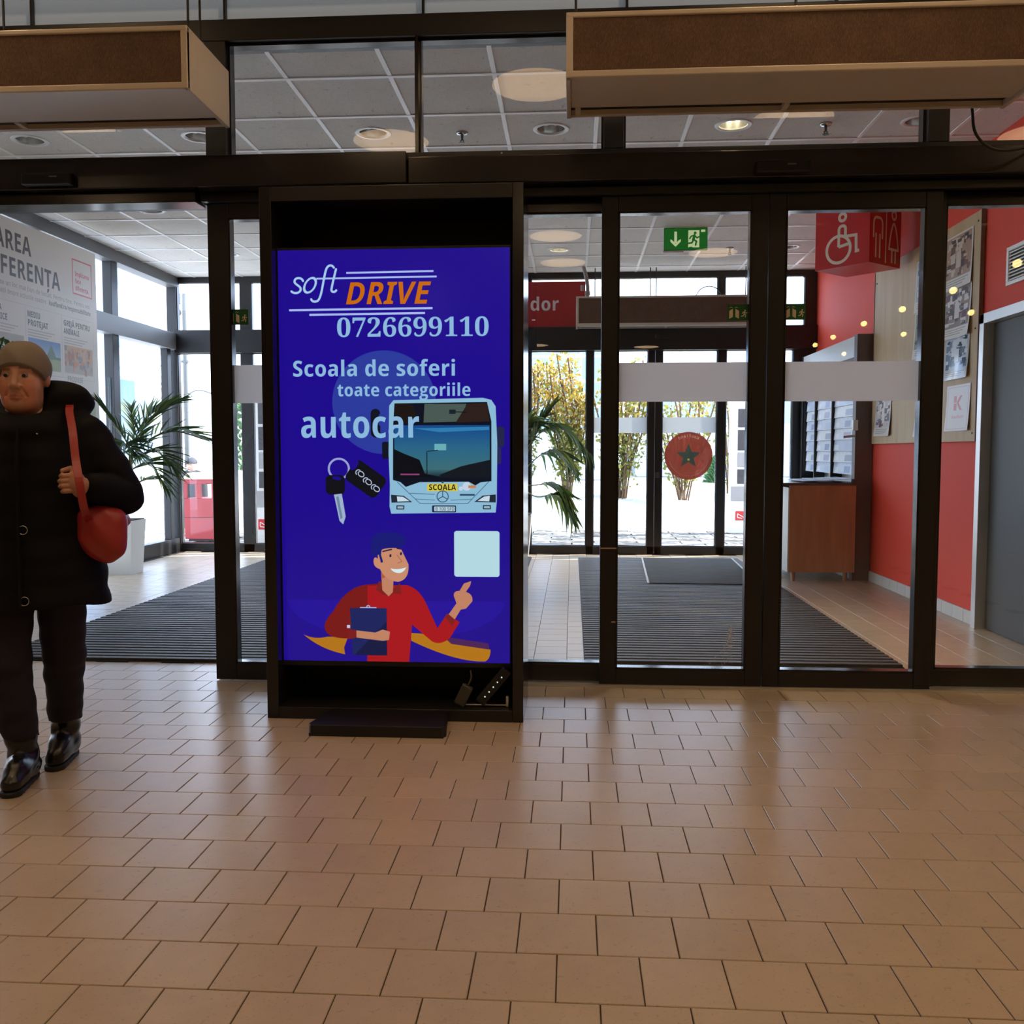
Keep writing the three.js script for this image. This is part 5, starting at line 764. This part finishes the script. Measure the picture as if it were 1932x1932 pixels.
{
  const o = thing('lamp_post', 'thin grey street lamp post beyond the corner pane', 'lamp post', [-9.24, 0, -22]); part(o, 'pole', cyl(0.05, 0.07, 5, 0, 2.5, 0, 12), M.steel); part(o, 'arm', tube([V(0, 2.6, 0), V(0.3, 2.72, 0), V(0.75, 2.6, 0)], 0.02, 12, 6), M.steel); part(o, 'lamp_head', box(0.18, 0.06, 0.1, 0, 3.4, 0, 0.01), M.steel);
  const p = thing('person', 'small distant person in dark cap and jacket behind the red bin', 'person', [-5.9, -0.02, -14.2]), dark = std({ color: C(0.02, 0.02, 0.025), roughness: 0.8 });
  const f = (q) => { let d = ball(q, [0, 1.06, 0], [0.075, 0.105, 0.09]); d = smin(d, capsule(q, [0, 0.88, 0], [0, 0.98, 0], 0.05, 0.045), 0.03); d = smin(d, ball(q, [0, 0.74, 0], [0.15, 0.2, 0.1]), 0.05); for (const s of [-1, 1]) { d = smin(d, capsule(q, [s * 0.08, 0.56, 0], [s * 0.08, 0.08, 0], 0.07, 0.045), 0.04); d = smin(d, capsule(q, [s * 0.17, 0.86, 0], [s * 0.22, 0.5, 0.05], 0.045, 0.03), 0.03); d = smin(d, capsule(q, [s * 0.08, 0.04, -0.02], [s * 0.09, 0.04, 0.12], 0.035, 0.03), 0.03); } return smin(d, ball(q, [0, 1.045, 0.09], [0.014, 0.025, 0.016]), 0.01); };
  part(p, 'body', net(f, [-0.3, -0.01, -0.16], [0.3, 1.2, 0.2], 0.014), std({ color: C(0.5, 0.28, 0.2), roughness: 0.6 }));
  part(p, 'jacket', net((q) => { let d = ball(q, [0, 0.73, 0], [0.19, 0.26, 0.14]); for (const s of [-1, 1]) d = smin(d, capsule(q, [s * 0.17, 0.86, 0], [s * 0.22, 0.53, 0.05], 0.07, 0.05), 0.04); d = smin(d, capsule(q, [-0.1, 0.93, -0.02], [0.1, 0.93, -0.02], 0.045, 0.045), 0.04); return Math.max(d, 0.5 - q[1]); }, [-0.34, 0.46, -0.2], [0.34, 1.05, 0.2], 0.014), dark);
  part(p, 'cap', net((q) => Math.max(ball(q, [0, 1.085, -0.005], [0.088, 0.1, 0.103]), 1.085 - q[1]), [-0.12, 1.05, -0.14], [0.12, 1.22, 0.14], 0.008), dark); part(p, 'trousers', net((q) => { let d = 9; for (const s of [-1, 1]) d = Math.min(d, capsule(q, [s * 0.08, 0.58, 0], [s * 0.08, 0.1, 0], 0.09, 0.06)); return Math.max(d, 0.08 - q[1]); }, [-0.2, 0.05, -0.13], [0.2, 0.72, 0.13], 0.012), dark);
}
function building(label, x0, x1, h, z, d, wallC, glassC, nx, ny, y0) {
  const o = thing('building', label, 'building', [(x0 + x1) / 2, 0, z]), w = x1 - x0; part(o, 'wall', span(-w / 2, w / 2, 0, h, -d, 0), std({ color: C(...wallC), roughness: 0.7 })); part(o, 'roof', span(-w / 2 - 0.2, w / 2 + 0.2, h, h + 0.25, -d, 0.2), std({ color: C(0.8, 0.82, 0.85), roughness: 0.8 }));
  const pw = w / nx, ph = (h - y0) / ny, g = box(pw * 0.9, ph * 0.86, 0.08, 0, 0, 0.02), gm = phys({ color: C(...glassC), roughness: 0.12 }); for (let i = 0; i < nx; i++) for (let k = 0; k < ny; k++) part(o, 'window', g, gm).position.set(-w / 2 + (i + 0.5) * pw, y0 + (k + 0.5) * ph, 0);
}
building('blue glass office building far behind the yellow shrubs', -9.5, 1.6, 6.6, -42, 12, [0.5, 0.58, 0.7], [0.22, 0.38, 0.62], 9, 4, 2.2);
building('low grey hall far behind the shrubs near the round sticker', 3.2, 20, 4.0, -48, 10, [0.45, 0.5, 0.6], [0.25, 0.33, 0.45], 8, 1, 2.6);
building('pale blue block far beyond the red bin', -27, -17.6, 3.6, -46, 10, [0.42, 0.52, 0.72], [0.3, 0.42, 0.65], 7, 2, 0.6);
building('tall pale building at the edge beyond the corner pane', -14.5, -11.9, 9, -26, 8, [0.62, 0.7, 0.82], [0.4, 0.52, 0.7], 3, 5, 0.8);
struct('wall_outside', 'pale rendered wall standing outside the glazed side wall', span(-12.6, -12.4, -0.05, 3.4, -12.6, -3), M.plaster);
struct('ground_side', 'snowy strip between side glazing and pale wall', span(-12.6, -5.0, -0.25, -0.02, -11.5, -3), std({ color: C(0.84, 0.86, 0.9), roughness: 0.85 }));
struct('wall_outer', 'rendered facade beside the entrance', span(2.95, 12, 0, 6, -11.5, -11.3), M.plaster);
{ const o = thing('wall_light', 'grey cylindrical wall light outside the high corner pane', 'lamp', [-4.98, 3.05, -11.62]); part(o, 'bracket', box(0.1, 0.14, 0.06, 0, 0.12, 0, 0.01), M.steel); part(o, 'globe', new THREE.SphereGeometry(0.06, 16, 12).translate(0, -0.05, 0), M.steel); }

scene.traverse((o) => { if (o.isMesh) { o.castShadow = true; o.receiveShadow = true; } });
renderer.render(scene, camera);
